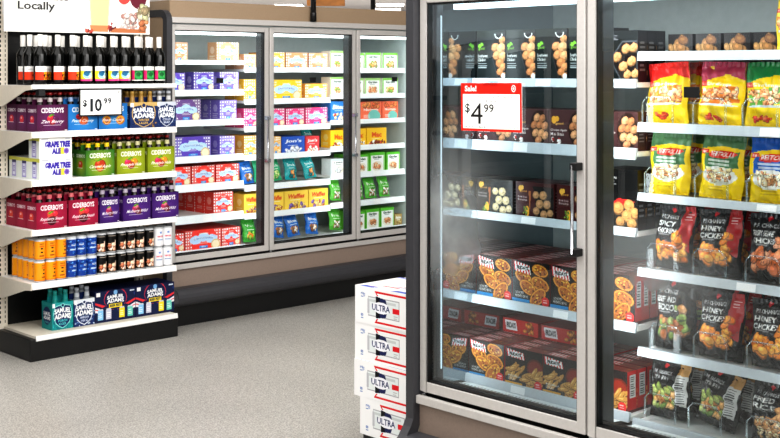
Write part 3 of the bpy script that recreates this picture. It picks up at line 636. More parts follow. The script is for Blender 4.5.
def art_wide(w, h):
    c = Cv(w, h, .0028, (.07, .06, .06)); c.text('Pork Buns', .25, .86, .4, .05, W, .01); c.lines(.06, .5, .72, .82, 2, W, .6); c.rect(.02, .06, .74, .9, (.8, .15, .1))
    c.text('Chicken', .22, .64, .3, .05, W, .01); c.rect(.02, .06, .6, .68, (.8, .15, .1)); c.poly([(.25, .38), (.5, .52), (.95, .48), (.6, .40)], (.80, .16, .14))
    for u, v, r in ((.5, .34, .15), (.78, .40, .14), (.93, .28, .13), (.72, .22, .14), (.55, .12, .12), (.85, .1, .13)): bun(c, u, v, r, 'C08850', .2, .95)
    c.food(.05, .3, .04, .2, 10, .05, [clr('E07A28'), clr('6A9A30')]); return c
p_bn3 = carton('bun_box', .165, .05, .215, art_wide(.165, .215), side_dark(.05, .215, (.10, .07, .07)), None, (.08, .07, .07), 'gloss')
p_sk = carton('potato_skin_box', w4, .044, .17, art_fridays(w4, .17), side_fridays(.044, .17), top_fridays(w4, .044), (.40, .08, .07), 'gloss')
p_mz = carton('mozzarella_stick_box', w4, .056, .148, art_fridays(w4, .148, True), side_fridays(.056, .148), top_fridays(w4, .056), (.45, .08, .07), 'gloss')
p_sd = carton('potato_skin_carton', w4, .056, .148, art_fridays(w4, .148), side_fridays(.056, .148), top_fridays(w4, .056), (.45, .08, .07), 'gloss')
def art_tray(w, h):
    c = Cv(w, h, .0028, (.07, .075, .08)); c.lines(.1, .45, .8, .92, 3, (.8, .8, .8), .6); c.el(.12, .62, .12, .12, (.85, .85, .82)); c.el(.12, .62, .09, .09, (.55, .10, .08))
    hexa = [(.18, .45), (.55, .80), (.98, .80), (.98, .05), (.50, .03)]; c.poly(hexa, (.30, .32, .34)); c.poly([(.21, .45), (.56, .77), (.96, .77), (.96, .07), (.51, .06)], (.10, .09, .08))
    for u, v, r in ((.40, .48, .14), (.66, .64, .14), (.88, .66, .13), (.58, .30, .14), (.82, .40, .14), (.70, .14, .12), (.92, .16, .12)):
        bun(c, u, v, r, 'C28C58', .5); c.poly([(u - .07, v + .02), (u, v + .12), (u + .07, v + .02)], clr('CF9C68')); c.line(u - .04, v - .02, u + .05, v + .05, .012, clr('8E5C34'))
    return c
p_tr = carton('dumpling_tray_box', .15, .055, .185, art_tray(.15, .185), side_dark(.055, .185, (.09, .09, .1)), None, (.1, .1, .11), 'gloss')
NS = ['bottom deck', 'fourth shelf', 'third shelf', 'second shelf', 'top shelf']
def col_run(pr, a0, w, d, sh, rows, desc, colname, grp, b0=.022, zz=None):
    for r in range(rows):
        rw = ['in front', 'second row', 'third row', 'fourth row', 'fifth row', 'sixth row', 'seventh row', 'eighth row'][r]
        place(pr, front_at(a0 + w / 2 + R.uniform(-.0012, .0012), FB + b0 + r * (d + .003), front_sh[0][sh][0] - .0115), -PI / 2 + R.uniform(-.008, .008),
              '%s, %s, %s column, %s, near freezer left door' % (desc, rw, colname, NS[sh]), grp, 'box')
for i, (a, cn) in enumerate(((.014, 'leftmost'), (.167, 'second'), (.320, 'third'), (.478, 'fourth'))): col_run(p_egg, a, w1, .055, 4, 3, 'black egg roll box', cn, 'black egg roll boxes')
col_run(p_tr, .637, .15, .055, 4, 3, 'black dumpling tray box', 'rightmost', 'black dumpling trays by the door post')
for i, (a, cn) in enumerate(((.014, 'leftmost'), (.199, 'second'), (.384, 'third'), (.605, 'rightmost'))): col_run(p_pot, a, w2, .05, 3, 3, 'brown mini bites box', cn, 'brown mini bites boxes')
col_run(p_bn1, .014, w3, .05, 2, 3, 'black dumpling box', 'leftmost', 'soup dumpling boxes')
col_run(p_bn2, .22, w3, .05, 2, 3, 'maroon dumpling box', 'second', 'soup dumpling boxes')
col_run(p_bn2, .42, w3, .05, 2, 3, 'maroon dumpling box', 'third', 'soup dumpling boxes')
col_run(p_bn3, .62, .165, .05, 2, 3, 'tall black bun box', 'rightmost', 'tall bun boxes')
for a, cn in ((.014, 'leftmost'), (.202, 'second'), (.390, 'third'), (.588, 'rightmost')): col_run(p_sk, a, w4, .044, 1, 8, 'black potato skin box', cn, 'potato skin boxes on the fourth shelf')
for a, cn, pr, de in ((.014, 'leftmost', p_sd, 'short potato skin box'), (.203, 'second', p_mz, 'black mozzarella stick box'), (.391, 'third', p_mz, 'black mozzarella stick box'), (.588, 'rightmost', p_mz, 'black mozzarella stick box')):
    col_run(pr, a, w4, .056, 0, 6, de, cn, 'snack boxes on the bottom deck', -.022)
# two red cartons lying on the boxes of the bottom deck
p_ly = carton('potato_skin_carton', .19, .15, .056, (lambda c: (c.poly([(.06, .85), (.38, .85), (.42, .2), (.1, .2)], (.88, .86, .85)), c.text('FRIDAYS', .24, .52, .26, .4, K0, .03), c.food(.62, .85, .2, .8, 9, .06, [clr('C07A30'), clr('7A3A18')]), c)[-1])(Cv(.19, .056, .0025, (.70, .12, .11))),
              side_dark(.15, .056, (.62, .1, .1)), None, (.55, .09, .08), 'gloss')
place(p_ly, front_at(.325, FB + .17, .5845), -PI / 2 + .05, 'red snack carton lying flat on the mozzarella stick boxes, right one', 'red cartons lying on top', 'box')
place(p_ly, front_at(.117, FB + .17, .5845), -PI / 2 - .03, 'red snack carton lying flat on the short potato skin boxes, left one', 'red cartons lying on top', 'box')

# ------------------------------------------------------------------ near freezer, right door: bags
def art_pasta(w, h, topc, midc, word='BERTOLLI'):
    c = Cv(w, h, .003, clr('F6D31C')); c.poly([(0, 1), (1, 1), (1, .80), (.55, .84), (0, .76)], clr(topc)); c.rect(.03, .22, .68, .76, clr('DA2A20')); c.text('FAMILY', .125, .72, .15, .04, W, .02)
    c.poly([(.12, .70), (.92, .76), (.95, .50), (.15, .44)], clr(midc)); c.el(.55, .70, .33, .085, clr('D8281E'), .08); c.text(word, .55, .70, .54, .075, W, .03)
    c.lines(.25, .85, .52, .62, 2, W, .75); c.el(.5, .36, .40, .20, (.90, .90, .88)); c.food(.22, .78, .28, .46, 60, .07, [clr('EBD9A8'), clr('D8A878'), clr('F2E6C4'), clr('C8885A')], .45)
    c.lines(.25, .75, .12, .2, 2, clr('C8A818'), .8); return c
def art_shrimp(w, h, topc, mid):
    c = Cv(w, h, .003, clr('F6D321')); c.poly([(0, 1), (1, 1), (1, .72), (.7, .80), (0, .66)], clr(topc)); c.rect(.02, .2, .60, .68, clr('DA2A20')); c.text('VALUE', .11, .64, .15, .045, W, .02)
    c.poly([(.05, .55), (.9, .62), (.95, .36), (.1, .30)], clr(mid), .7); c.food(.1, .9, .34, .56, 55, .08, [clr('E8A070'), clr('F0B88A'), clr('D8844E'), clr('F4D0A8')], .4); c.el(.5, .31, .45, .03, (.80, .84, .86))
    c.text('Shrimp', .5, .63, .6, .07, W, .03); c.food(.2, .6, .08, .15, 14, .05, [clr('D84030'), clr('E87050')]); return c
def art_chang(w, h, l1, l2, food, strip='A8141C', vert=False):
    c = Cv(w, h, .0026, (.055, .055, .06)); c.glow(.3, .8, .5, (.20, .20, .21), .6)
    if strip: c.poly([(.74, 1), (1, 1), (.96, .3), (.70, .45)], clr(strip)); c.lines(.78, .95, .78, .9, 3, W, .7)
    c.poly([(.36, .93), (.42, .97), (.48, .93), (.42, .88)], clr('C8202A')); c.text('P.F. CHANGS', .36, .82, .52, .06, (.85, .85, .85), .02)
    c.text(l1, .32, .71, .50, .085, W, .03); c.text(l2, .36, .60, .58, .085, W, .03); c.lines(.12, .5, .52, .56, 1, (.7, .7, .7), .7)
    c.food(.16, .86, .20, .44, 34, .11, [clr(x) for x in food], .75); c.food(.62, .8, .42, .62, 6, .10, [clr(x) for x in food], .75)
    for k in range(30): c.line(c.rng.random(), c.rng.random(), c.rng.random() * .3 + .35, c.rng.random(), .006, (.30, .30, .31)) if k % 5 == 0 else None
    return c
def art_stir(w, h):
    c = Cv(w, h, .0026, (.06, .06, .065)); c.poly([(.72, 1), (1, .98), (.98, .78), (.74, .8)], clr('B98C52')); c.poly([(.74, .8), (.98, .78), (.95, .25), (.72, .3)], (.80, .80, .79))
    c.lines(.76, .93, .3, .76, 12, (.2, .2, .2), .8); c.text('P.F. CHANGS', .36, .80, .5, .06, (.85, .85, .85), .02); c.text('STIR FRY', .34, .70, .4, .06, W, .0); c.el(.38, .92, .05, .05, clr('C8202A'))
    c.food(.12, .7, .2, .56, 46, .085, [clr('82944A'), clr('B8743E'), clr('A0AC62'), clr('C89A5C'), clr('6A8240')], .7); return c
ORC, SES = ['E8862A', 'F09A38', 'D8701E', 'F4AC50'], ['D87A48', 'E8946A', 'C86A3C', 'EAA682']
bag_specs = dict(
    sh_r=('seafood_bag', .165, .215, .036, art_shrimp(.165, .215, 'DE2B26', 'E8642A'), 'F2CF30', 'red topped yellow frozen bag'),
    sh_p=('seafood_bag', .172, .215, .036, art_shrimp(.172, .215, 'B03A5A', 'D8562A'), 'F2CF30', 'crimson topped yellow frozen bag'),
    sh_g=('seafood_bag', .172, .215, .036, art_shrimp(.172, .215, '1F8A4A', '2F9A5A'), 'F2CF30', 'green topped yellow frozen bag'),
    pa_g=('pasta_bag', .16, .215, .034, art_pasta(.16, .215, '4F7A52', '4A7A50'), 'F6D31C', 'green panelled yellow pasta bag'),
    pa_b=('pasta_bag', .17, .215, .034, art_pasta(.17, .215, '1E5FB8', '1E5FB8'), 'F6D31C', 'blue panelled yellow pasta bag'),
    ch_h=('chicken_bag', .165, .225, .036, art_chang(.165, .225, 'HONEY', 'CHICKEN', ORC), '101012', 'black honey chicken bag'),
    ch_c=('chicken_bag', .155, .225, .036, art_chang(.155, .225, 'SPICY', 'CHICKEN', ORC), '101012', 'black spicy chicken bag'),
    ch_s=('chicken_bag', .175, .225, .036, art_chang(.175, .225, 'CRISPY SESAME', 'CHICKEN', SES), '101012', 'black sesame chicken bag'),
    ch_v=('beef_bag', .155, .242, .036, art_chang(.155, .242, 'BEEF AND', 'BROCCOLI', ['7E9448', 'A8663E', '95A55C', 'C89058'], None), '101012', 'black beef and broccoli bag'),
    st=('stir_fry_bag', .16, .196, .036, art_stir(.16, .196), '101012', 'tan topped stir fry bag'),
    ri=('rice_bag', .165, .196, .036, (lambda c: (c.food(.15, .9, .1, .42, 70, .05, [clr('D8B080'), clr('E8C8A0'), clr('C89868'), clr('E89A50')]), c)[-1])(art_chang(.165, .235, 'FRIED', 'RICE', ['E0A068'], None)), '101012', 'black fried rice bag'),
    ye=('seafood_bag', .19, .212, .036, art_shrimp(.19, .212, 'F6D321', 'D8562A'), 'F2CF30', 'all yellow frozen bag'))
bagp = {}
def get_bag(k):
    if k not in bagp:
        nm, w, h, t, cv, bc, de = bag_specs[k]; bagp[k] = bag(nm, w, h, t, cv, clr(bc), len(bagp) + 2, .011)
    return bagp[k]
BS = ['bottom deck', 'fifth shelf', 'fourth shelf', 'third shelf', 'second shelf', 'top shelf']
lay = [(4, [('sh_r', .878, -.04), ('sh_p', 1.083, .05), ('sh_g', 1.270, -.02), ('sh_g', 1.452, .0)]), (3, [('pa_g', .888, -.03), ('pa_g', 1.09, .04), ('pa_b', 1.285, -.02), ('pa_b', 1.465, .02)]),
       (2, [('ch_c', .898, .03), ('ch_h', 1.083, -.02), ('ch_s', 1.28, .02), ('ch_s', 1.465, 0)]), (1, [('ch_v', .908, -.03), ('ch_h', 1.085, .02), ('ch_h', 1.285, -.02), ('ch_h', 1.465, .02)]),
       (0, [('st', .888, -.05), ('st', 1.065, .22), ('ri', 1.285, -.03), ('ri', 1.465, .03)])]
for sh, items in lay:
    zt = front_sh[1][sh][0] - .0115; shelf = None
    for j, (k, a, tl) in enumerate(items):
        pr = get_bag(k); de = bag_specs[k][6]
        for row in range(3 if j < 3 else 2):
            rr = ['in front', 'second row', 'third row'][row]
            place(pr, front_at(a + R.uniform(-.004, .004) * row, FB + .035 + row * .115, zt + .001 + abs(math.sin(tl * .7)) * .085 + (bag_specs[k][3] * 1.9 + .004) * math.sin(.10)), -PI / 2 + R.uniform(-.06, .06),
                  '%s, %s, %s from left, %s, near freezer right door' % (de, rr, ORD[j], BS[sh]), 'frozen bags behind the right door', 'bag', rx=-.10, ry=tl * .7)
place(get_bag('ye'), front_at(1.385, FB + .04, 1.711), -PI / 2, 'all yellow frozen bag at the right end of the top shelf, near freezer right door', 'frozen bags behind the right door', 'bag', rx=-.06)
cl = Cv(.10, .075, .0028, (.10, .09, .08)); cl.food(.1, .9, .15, .75, 9, .2, [clr('A87848'), clr('C08E58'), clr('8E6238')], .75)
p_lo = carton('dumpling_tray', .10, .13, .075, cl, side_dark(.13, .075, (.12, .11, .1)), None, (.15, .14, .13), 'gloss')
for j, a in enumerate((.872, .985, 1.098, 1.211)):
    place(p_lo, front_at(a, FB + .16, 1.7035), -PI / 2, 'low dumpling tray set back on the right door top shelf, %s from left' % ORD[j], 'dumpling trays on the top shelf', 'tray')
# clear front stops on the bag shelves
shelves_r = [o for o in fz_front.children if o.name.split('.')[0] in ('shelf', 'deck')]
for sh, items in lay:
    so = shelves_r[5 + sh]
    for (k, a, tl) in items:
        zt = front_sh[1][sh][0]
        pts = []
        for s, zz in ((-.062, 0), (-.062, .07), (-.045, .088), (.045, .088), (.062, .07), (.062, 0)): pts.append((a + s, FB + .008, zt + zz))
        st = MB().tube(pts, .0036, 6); st.q([(a - .06, FB + .008, zt), (a + .06, FB + .008, zt), (a + .06, FB + .008, zt + .07), (a - .06, FB + .008, zt + .07)])
        st.build('clear_front_stop', M['plastic'], so)

# ------------------------------------------------------------------ sale sign on the near glass
def sign_face(m, o, u, v, cv): return m.art(cv, o, u, v)
cv = Cv(.295, .176, .0011, (.97, .97, .965))
cv.rect(0, 1, .77, 1, (.90, .12, .07)); cv.rect(0, .035, 0, 1, (.90, .12, .07)); cv.rect(.965, 1, 0, 1, (.90, .12, .07)); cv.rect(0, 1, 0, .05, (.90, .12, .07))
cv.text('Sale!', .165, .885, .20, .125, W, .035); cv.el(.87, .885, .034, .042, W); cv.el(.87, .885, .024, .031, (.90, .12, .07)); cv.el(.87, .885, .012, .015, W)
cv.text('Frozen Southwest Chicken Mini Egg Rolls', .46, .705, .82, .055, (.45, .45, .45), 0); cv.text('4.4oz/6ct - Good & Gather', .33, .63, .55, .05, (.45, .45, .45), 0)
cv.text('$', .11, .465, .08, .21, (.05, .05, .05), .01); cv.text('4', .265, .365, .20, .43, (.05, .05, .05), -.004); cv.text('9', .425, .475, .076, .17, (.05, .05, .05), .012); cv.text('9', .51, .475, .076, .17, (.05, .05, .05), .012)
cv.text('Reg. $5.99', .13, .085, .16, .035, (.3, .3, .3), 0); cv.text('Save $1', .36, .085, .12, .035, (.1, .1, .1), .02); cv.text('thru 3/19', .86, .085, .16, .035, (.3, .3, .3), 0)
m = MB().art(cv, (-.1475, 0, 0), (.295, 0, 0), (0, 0, .176)); m.box(-.1475, .1475, 0, .002, 0, .176, W, skip='f')
sale = m.build('sale_sign', M['sign']); tag(sale, 'red bordered sale price sign clipped to the near freezer left glass', 'sign')
sale.location = front_at(.362, .008, 1.427); sale.rotation_euler = (0, math.radians(-.5), -PI / 2)
MB().box(-.035, .035, -.003, .0035, .166, .184, (.85, .80, .80)).build('clip', M['plastic'], sale)

# ------------------------------------------------------------------ display shelving on the left
gd = empty('display_shelving', (3.225, 6.75, 0)); tag(gd, 'black and putty drinks display shelving beside the far freezer bank', 'shelving')
gx0, gx1 = 3.225 - 3.225, 4.205 - 3.225
def gy(Y): return Y - 6.75
ends = ((-.012, .056), (gx1 - .050, gx1 - .004))
for a, b in ends:
    oc = (.86, .83, .77)
    h = MB().box(a, b, gy(6.738), gy(6.80), 0, 2.15, oc)
    for k in range(70):
        z = .16 + k * .028
        for q, r in ((.016, .010), (.050, .005)): h.q([(a + q, gy(6.7372), z), (a + q + r, gy(6.7372), z), (a + q + r, gy(6.7372), z + .016), (a + q, gy(6.7372), z + .016)], K0)
    h.build('upright', M['card'], gd)
MB().box(.056, gx1 - .05, gy(6.765), gy(6.785), .1, 2.15).build('peg_board', M['black'], gd)
m = MB()
for i in range(30):
    for k in range(60): m.q([(.06 + i * .03, gy(6.7642), .2 + k * .032), (.066 + i * .03, gy(6.7642), .2 + k * .032), (.066 + i * .03, gy(6.7642), .206 + k * .032), (.06 + i * .03, gy(6.7642), .206 + k * .032)], (.16, .16, .16))
m.build('peg_holes', M['card'], gd)
MB().box(0, gx1 + .005, gy(6.345), gy(6.80), 0, .126).build('kick_plinth', M['black'], gd, .004)
MB().box(.034, gx1, gy(6.352), gy(6.765), .126, .140).build('base_deck', M['off'], gd)
MB().prism([(gy(6.345), .112), (gy(6.337), .116), (gy(6.343), .143), (gy(6.352), .143), (gy(6.352), .126), (gy(6.345), .126)], 'x', .034, gx1).build('base_rail', M['white'], gd)
GS = [(1.567, 1.543), (1.30, 1.265), (1.027, .991), (.744, .711), (.444, .408)]
gsh = []
for k, (zt, zb) in enumerate(GS):
    sh = MB().box(.012, gx1 - .012, gy(6.36), gy(6.736), zt - .020, zt - .004).build('shelf', M['white'], gd)
    MB().prism([(gy(6.352), zt - .002), (gy(6.345), zt), (gy(6.335), zb), (gy(6.345), zb), (gy(6.359), zt - .03), (gy(6.359), zt - .006), (gy(6.352), zt - .006)], 'x', .010, gx1 - .010).build('price_rail', M['white'], sh)
    for a in (.004, gx1 - .010):
        MB().prism([(gy(6.345), zt - .005), (gy(6.345), zb - .004), (gy(6.42), zb - .012 if a < .5 else zb - .004), (gy(6.70), zt - (.13 if a < .5 else .04)), (gy(6.738), zt - (.13 if a < .5 else .04)), (gy(6.738), zt - .005)], 'x', a, a + .006).build('bracket', M['off'], sh)
    rg = random.Random(k + 40); x = .12
    while x < gx1 - .1:
        MB().q([(x, gy(6.3335), zb + .003), (x + .06, gy(6.3335), zb + .003), (x + .06, gy(6.3405), zt - .003), (x, gy(6.3405), zt - .003)]).build('price_ticket', M['ticket'], sh)
        x += rg.uniform(.13, .24)
    gsh.append(sh)
MB().box(.045, .085, gy(6.33), gy(6.372), 1.502, 1.540).build('black_clip', M['gasket'], gsh[0], .002)
# price sign of the second shelf
cv = Cv(.283, .162, .0013, (.95, .95, .955)); 
for r in ((0, .028, 0, 1), (.972, 1, 0, 1), (0, 1, 0, .055), (0, 1, .945, 1)): cv.rect(*r, (.10, .10, .11))
cv.text('Ciderboys 6pk Seasonal Hard Cider', .36, .87, .56, .05, (.5, .5, .5), 0); cv.text('12oz btl', .13, .78, .12, .045, (.5, .5, .5), 0); cv.el(.91, .87, .025, .025, (.45, .45, .45)); cv.el(.91, .87, .015, .015, (.95, .95, .955)); cv.el(.91, .87, .008, .008, (.45, .45, .45))
cv.text('$', .125, .46, .095, .27, (.08, .10, .13), .03); cv.text('1', .28, .40, .06, .46, (.08, .10, .13), .0); cv.text('0', .435, .40, .165, .46, (.08, .10, .13), .025); cv.text('9', .605, .545, .08, .21, (.08, .10, .13), .03); cv.text('9', .70, .545, .08, .21, (.08, .10, .13), .03); cv.text('1/24', .8, .12, .1, .04, (.5, .5, .5), 0)
m = MB().art(cv, (-.1415, 0, 0), (.283, 0, 0), (0, 0, .162)); m.box(-.1415, .1415, 0, .006, 0, .162, (.1, .1, .11), skip='f')
tg = m.build('price_sign', M['sign']); tg.location = (3.655, 6.312, 1.380); tag(tg, 'black framed ten ninety-nine price sign hanging under the wine shelf', 'sign')
MB().box(-.02, .02, .006, .03, .145, .160, (.1, .1, .1)).build('clip', M['gasket'], tg)
# banner above
cv = Cv(.965, .40, .0035, (.93, .93, .925)); 
cv.text('Locally', .206, .37, .245, .155, (.10, .10, .11), .022); cv.text('Celebrate', .25, .53, .335, .115, (.13, .13, .14), .012)
cv.poly([(.56, .62), (.71, .62), (.695, .03), (.575, .03)], (.97, .84, .66)); cv.poly([(.57, .55), (.70, .55), (.688, .06), (.582, .06)], (.98, .84, .60)); cv.poly([(.565, .12), (.70, .12), (.695, .03), (.575, .03)], (.90, .55, .35)); cv.rect(.558, .712, .55, .62, (.98, .93, .85))
cv.food(.54, .58, .02, .06, 8, .012, [clr('A03028'), clr('C85040')]); cv.food(.70, .75, .05, .16, 14, .012, [clr('9A2A30'), clr('6A1A20'), clr('B84A40')])
cv.el(.81, .60, .05, .06, (.86, .30, .28)); cv.el(.81, .66, .048, .04, (.95, .93, .92)); cv.line(.81, .45, .81, .12, .006, (.75, .73, .72)); cv.el(.81, .10, .035, .012, (.82, .78, .75))
cv.el(.915, .60, .065, .085, (.42, .10, .18)); cv.line(.915, .42, .915, .16, .007, (.72, .66, .62)); cv.food(.80, .9, .1, .3, 40, .02, [clr('D8D0CA'), clr('C8A8A0'), clr('E8E0DA'), clr('B88A80')]); cv.food(.93, .99, .25, .42, 18, .03, [clr('B8B890'), clr('D8CFB4'), clr('9A8A6A')])
cv.poly([(.70, .02), (.97, .02), (.97, .07), (.75, .09)], (.74, .45, .30)); cv.food(.93, .98, .08, .2, 6, .025, [clr('C88860'), clr('B87048')])
m = MB().art(cv, (0, 0, 0), (.965, 0, 0), (0, 0, .40)); m.box(0, .965, 0, .012, 0, .40, (.93, .93, .93), skip='f')
bn = m.build('banner_sign', M['sign']); bn.location = (3.17, 6.55, 1.872); tag(bn, 'white banner with a beer glass picture above the drinks display', 'sign')
MB().box(.02, .04, .012, .066, .1, .35, (.85, .85, .85)).box(.92, .94, .012, .066, .1, .35, (.85, .85, .85)).build('mounting_arm', M['white'], bn)

# ------------------------------------------------------------------ drinks
def wine(lbl):
    g = MB(); dk = (.02, .025, .02)
    g.lathe([(0, 0), (.030, 0), (.0365, .004), (.0375, .02), (.0375, .165), (.034, .188), (.020, .212), (.0145, .225), (.0135, .285), (0, .285)], 20, [dk] * 9)
    o = g.build('wine_bottle', M['bottle'])
    cap = MB().lathe([(.0148, .222), (.0152, .224), (.0155, .286), (.0135, .290), (0, .290)], 14, [(.93, .92, .90)] * 4); cap.build('capsule', M['can'], o)
    L = MB(); n, nv = 22, 30; cv = Cv(.085, .105, .0035, W); lbl(cv)
    img = cv.img; fy, fx = img.shape[:2]; r = .0381
    for i in range(n):
        a, b = [PI * 1.5 - 1.25 + 2.5 * q / n for q in (i, i + 1)]
        for j in range(nv):
            c = tuple(np.clip(img[int((j + .5) / nv * fy), int((i + .5) / n * fx)], 0, 1)); z0, z1 = .022 + .086 * j / nv, .022 + .086 * (j + 1) / nv
            L.q([(r * math.cos(a), r * math.sin(a), z0), (r * math.cos(b), r * math.sin(b), z0), (r * math.cos(b), r * math.sin(b), z1), (r * math.cos(a), r * math.sin(a), z1)], c, True)
    L.build('label', M['card'], o); o['category'] = 'bottle'
    return o
def lb_red(c):
    c.rect(0, 1, 0, .62, (.86, .24, .10)); c.rect(.55, 1, 0, .62, (.95, .62, .12)); c.food(.5, .9, .05, .5, 10, .12, [clr('2A1A14'), clr('F0A020'), clr('C83818')]); c.rect(0, 1, 0, .1, (.10, .08, .08)); c.lines(.2, .8, .7, .85, 2, (.5, .5, .5), .7)
def lb_blu(c):
    c.rect(0, 1, 0, .70, (.95, .90, .20)); c.rect(0, 1, 0, .14, (.90, .25, .55)); c.el(.5, .40, .34, .30, (.62, .86, .92)); c.el(.42, .5, .16, .2, (.12, .42, .58)); c.el(.62, .32, .1, .12, (.90, .96, .97)); c.el(.5, .62, .3, .1, (.10, .36, .52)); c.rect(.62, 1, 0, .7, (.95, .96, .95), .35); c.lines(.2, .8, .80, .92, 2, (.5, .4, .4), .7)
def lb_grn(c):
    c.rect(0, 1, 0, .72, (.10, .42, .20)); c.rect(0, .25, 0, .72, (.88, .16, .45)); c.el(.55, .38, .32, .34, (.18, .62, .30)); c.el(.48, .45, .14, .2, (.08, .38, .18)); c.el(.68, .3, .1, .14, (.35, .76, .42)); c.rect(0, 1, 0, .08, (.92, .92, .9)); c.lines(.2, .8, .80, .92, 2, (.7, .4, .3), .7)
wp = [wine(lb_red), wine(lb_blu), wine(lb_grn)]
wd = ['red and orange label', 'pale blue and yellow label', 'green and magenta label']
NUM = ['leftmost', 'second', 'third', 'fourth', 'fifth']
rows = [(6.405, [3.316, 3.426, 3.520, 3.606, 3.693, 3.787, 3.865, 3.952, 4.030, 4.110], [0, 0, 0, 1, 1, 1, 1, 2, 2, 2]),
        (6.500, [3.30, 3.395, 3.48, 3.59, 3.68, 3.77, 3.86, 3.945, 4.03, 4.11], [0, 0, 0, 0, 1, 1, 1, 1, 2, 2]),
        (6.600, [3.308, 3.39, 3.475, 3.56, 3.66, 3.745, 3.84, 3.92, 4.01, 4.10], [0, 0, 0, 0, 1, 1, 1, 1, 2, 2])]
for row, (Y, xs, ks) in enumerate(rows):
    cnt = {}
    for x, k in zip(xs, ks):
        i = cnt.get(k, 0); cnt[k] = i + 1
        place(wp[k], (x, Y, 1.5635), R.uniform(-.2, .2), 'wine bottle with %s, %s such in the %s row' % (wd[k], NUM[i], ['front', 'middle', 'back'][row]), 'wine bottles on the top display shelf', 'bottle')

def beer_bottle(neck, capc, tint=(.09, .045, .02)):
    t = tint
    return MB().lathe([(0, 0), (.028, 0), (.0295, .005), (.0295, .115), (.026, .138), (.0165, .162), (.0155, .168), (.0140, .192), (.0125, .205), (.0135, .207), (.0135, .219), (.011, .222), (0, .222)], 12,
                      [t, t, t, t, t, t, neck, t, t, capc, capc, capc])
def carrier(name, w, d, h, front, side, col, bottle):
    nb = 3 if w > .16 else 2
    m = MB(); m.art(front, (-w / 2, 0, 0), (w, 0, 0), (0, 0, h)); m.art(side, (-w / 2, d, 0), (0, -d, 0), (0, 0, h)); m.art(side, (w / 2, 0, 0), (0, d, 0), (0, 0, h))
    m.box(-w / 2, w / 2, 0, d, 0, h, col, skip='flrt'); dk = tuple(x * .45 for x in col)
    m.box(-w / 2 + .002, w / 2 - .002, .002, d - .002, h - .03, h - .028, dk)
    m.box(-w / 2 + .002, w / 2 - .002, d / 2 - .0015, d / 2 + .0015, h - .03, h + .030, col)
    o = m.build(name, M['card'])
    if bottle is not None:
        b0 = bottle.build('bottle', M['bottle'], o); first = True
        for i in range(nb):
            for j in range(2):
                b = b0 if first else b0.copy()
                if not first: COL.objects.link(b)
                first = False; b.parent = o
                b.location = ((i - (nb - 1) / 2) * w / (nb + .06), d / 2 + (j - .5) * d / 2.08, .003)
    return o
def art_cider(w, h, dark, mid, name, fruits, leaf=(.35, .62, .15)):
    c = Cv(w, h, .0026, clr(dark)); c.glow(.5, .45, .62, clr(mid), .95)
    for k in range(40): c.line(c.rng.random(), c.rng.random(), c.rng.random(), c.rng.random(), .004, tuple(x * .85 for x in clr(dark))) if k % 8 == 0 else None
    for (u, v, r, col) in fruits: k = np.array(clr(col)); c.el(u, v, r, r * .9, k * .7); c.el(u - .01, v + .02, r * .86, r * .78, k); c.el(u - r * .35, v + r * .5, r * .25, r * .2, np.minimum(1, k * 1.35 + .1))
    c.el(.44, .60, .07, .03, leaf, .4); c.el(.52, .63, .05, .02, tuple(x * .8 for x in leaf), -.4)
    c.text('CIDERBOYS', .5, .79, .74 if w > .15 else .8, .19, W, .035); c.text(name, .5, .36, .74, .15, W, .02, shear=.10); c.lines(.2, .78, .22, .27, 1, W, .7)
    c.rect(.9, .98, .03, .07, W, .8); return c
def art_ciderside(d, h, dark, mid, fruit):
    c = Cv(d, h, .0032, clr(dark)); c.glow(.5, .4, .7, clr(mid), .8); c.el(.5, .45, .2, .18, clr(fruit)); c.el(.46, .5, .07, .05, W, 0, .6); c.text('CIDERBOYS', .5, .78, .82, .13, W, .03); c.lines(.2, .8, .28, .36, 1, W, .8); return c
def cider(name, dark, mid, txt, fruits, neck, capc=(.52, .09, .08), w=.19, d=.124, h=.155):
    return carrier(name, w, d, h, art_cider(w, h, dark, mid, txt, fruits), art_ciderside(d, h, dark, mid, fruits[0][3]), clr(dark), beer_bottle(neck, capc))
def shield(w, h, top, body, ring, sub, subc, pat=None):
    c = Cv(w, h, .0026, clr(body)); c.rect(0, 1, .86, 1, clr(top)); c.el(.5, 1.0, .40, .30, clr(body)) if top == body else None
    if pat: c.food(0, 1, 0, .5, 40, .05, [clr(p) for p in pat])
    sh = lambda k: [(.5 + (x - .5) * k, .48 + (y - .48) * k) for x, y in ((.12, .86), (.3, .90), (.5, .93), (.7, .90), (.88, .86), (.94, .62), (.92, .42), (.82, .22), (.66, .10), (.5, .03), (.34, .10), (.18, .22), (.08, .42), (.06, .62))]; c.poly(sh(1), clr(ring)); c.poly(sh(.93), clr('14285A'))
    c.el(.5, .88, .09, .09, clr(ring)); c.el(.5, .88, .06, .06, clr('14285A')); c.text('SAMUEL', .5, .71, .78, .19, W, .05, arc=.05); c.text('ADAMS', .5, .50, .78, .20, W, .05, arc=.05)
    c.text(sub[0], .5, .32, .42, .09, clr(subc), .03); c.text(sub[1], .5, .20, .34, .09, clr(subc), .03); c.rect(.02, .14, .82, .97, W); return c
def sam(name, top, body, ring, sub, subc, pat, bt, neck, capc, w=.19):
    d, h = .124, .158; s = Cv(d, h, .003, clr(body)); s.rect(0, 1, .86, 1, clr(top)); s.el(.5, .5, .4, .42, clr('14285A')); s.text('SAMUEL', .5, .58, .66, .14, W, .05); s.text('ADAMS', .5, .42, .66, .14, W, .05); s.text(sub[0], .5, .26, .4, .07, clr(subc), .02)
    return carrier(name, w, d, h, shield(w, h, top, body, ring, sub, subc, pat), s, clr(body), beer_bottle(neck, capc, bt))
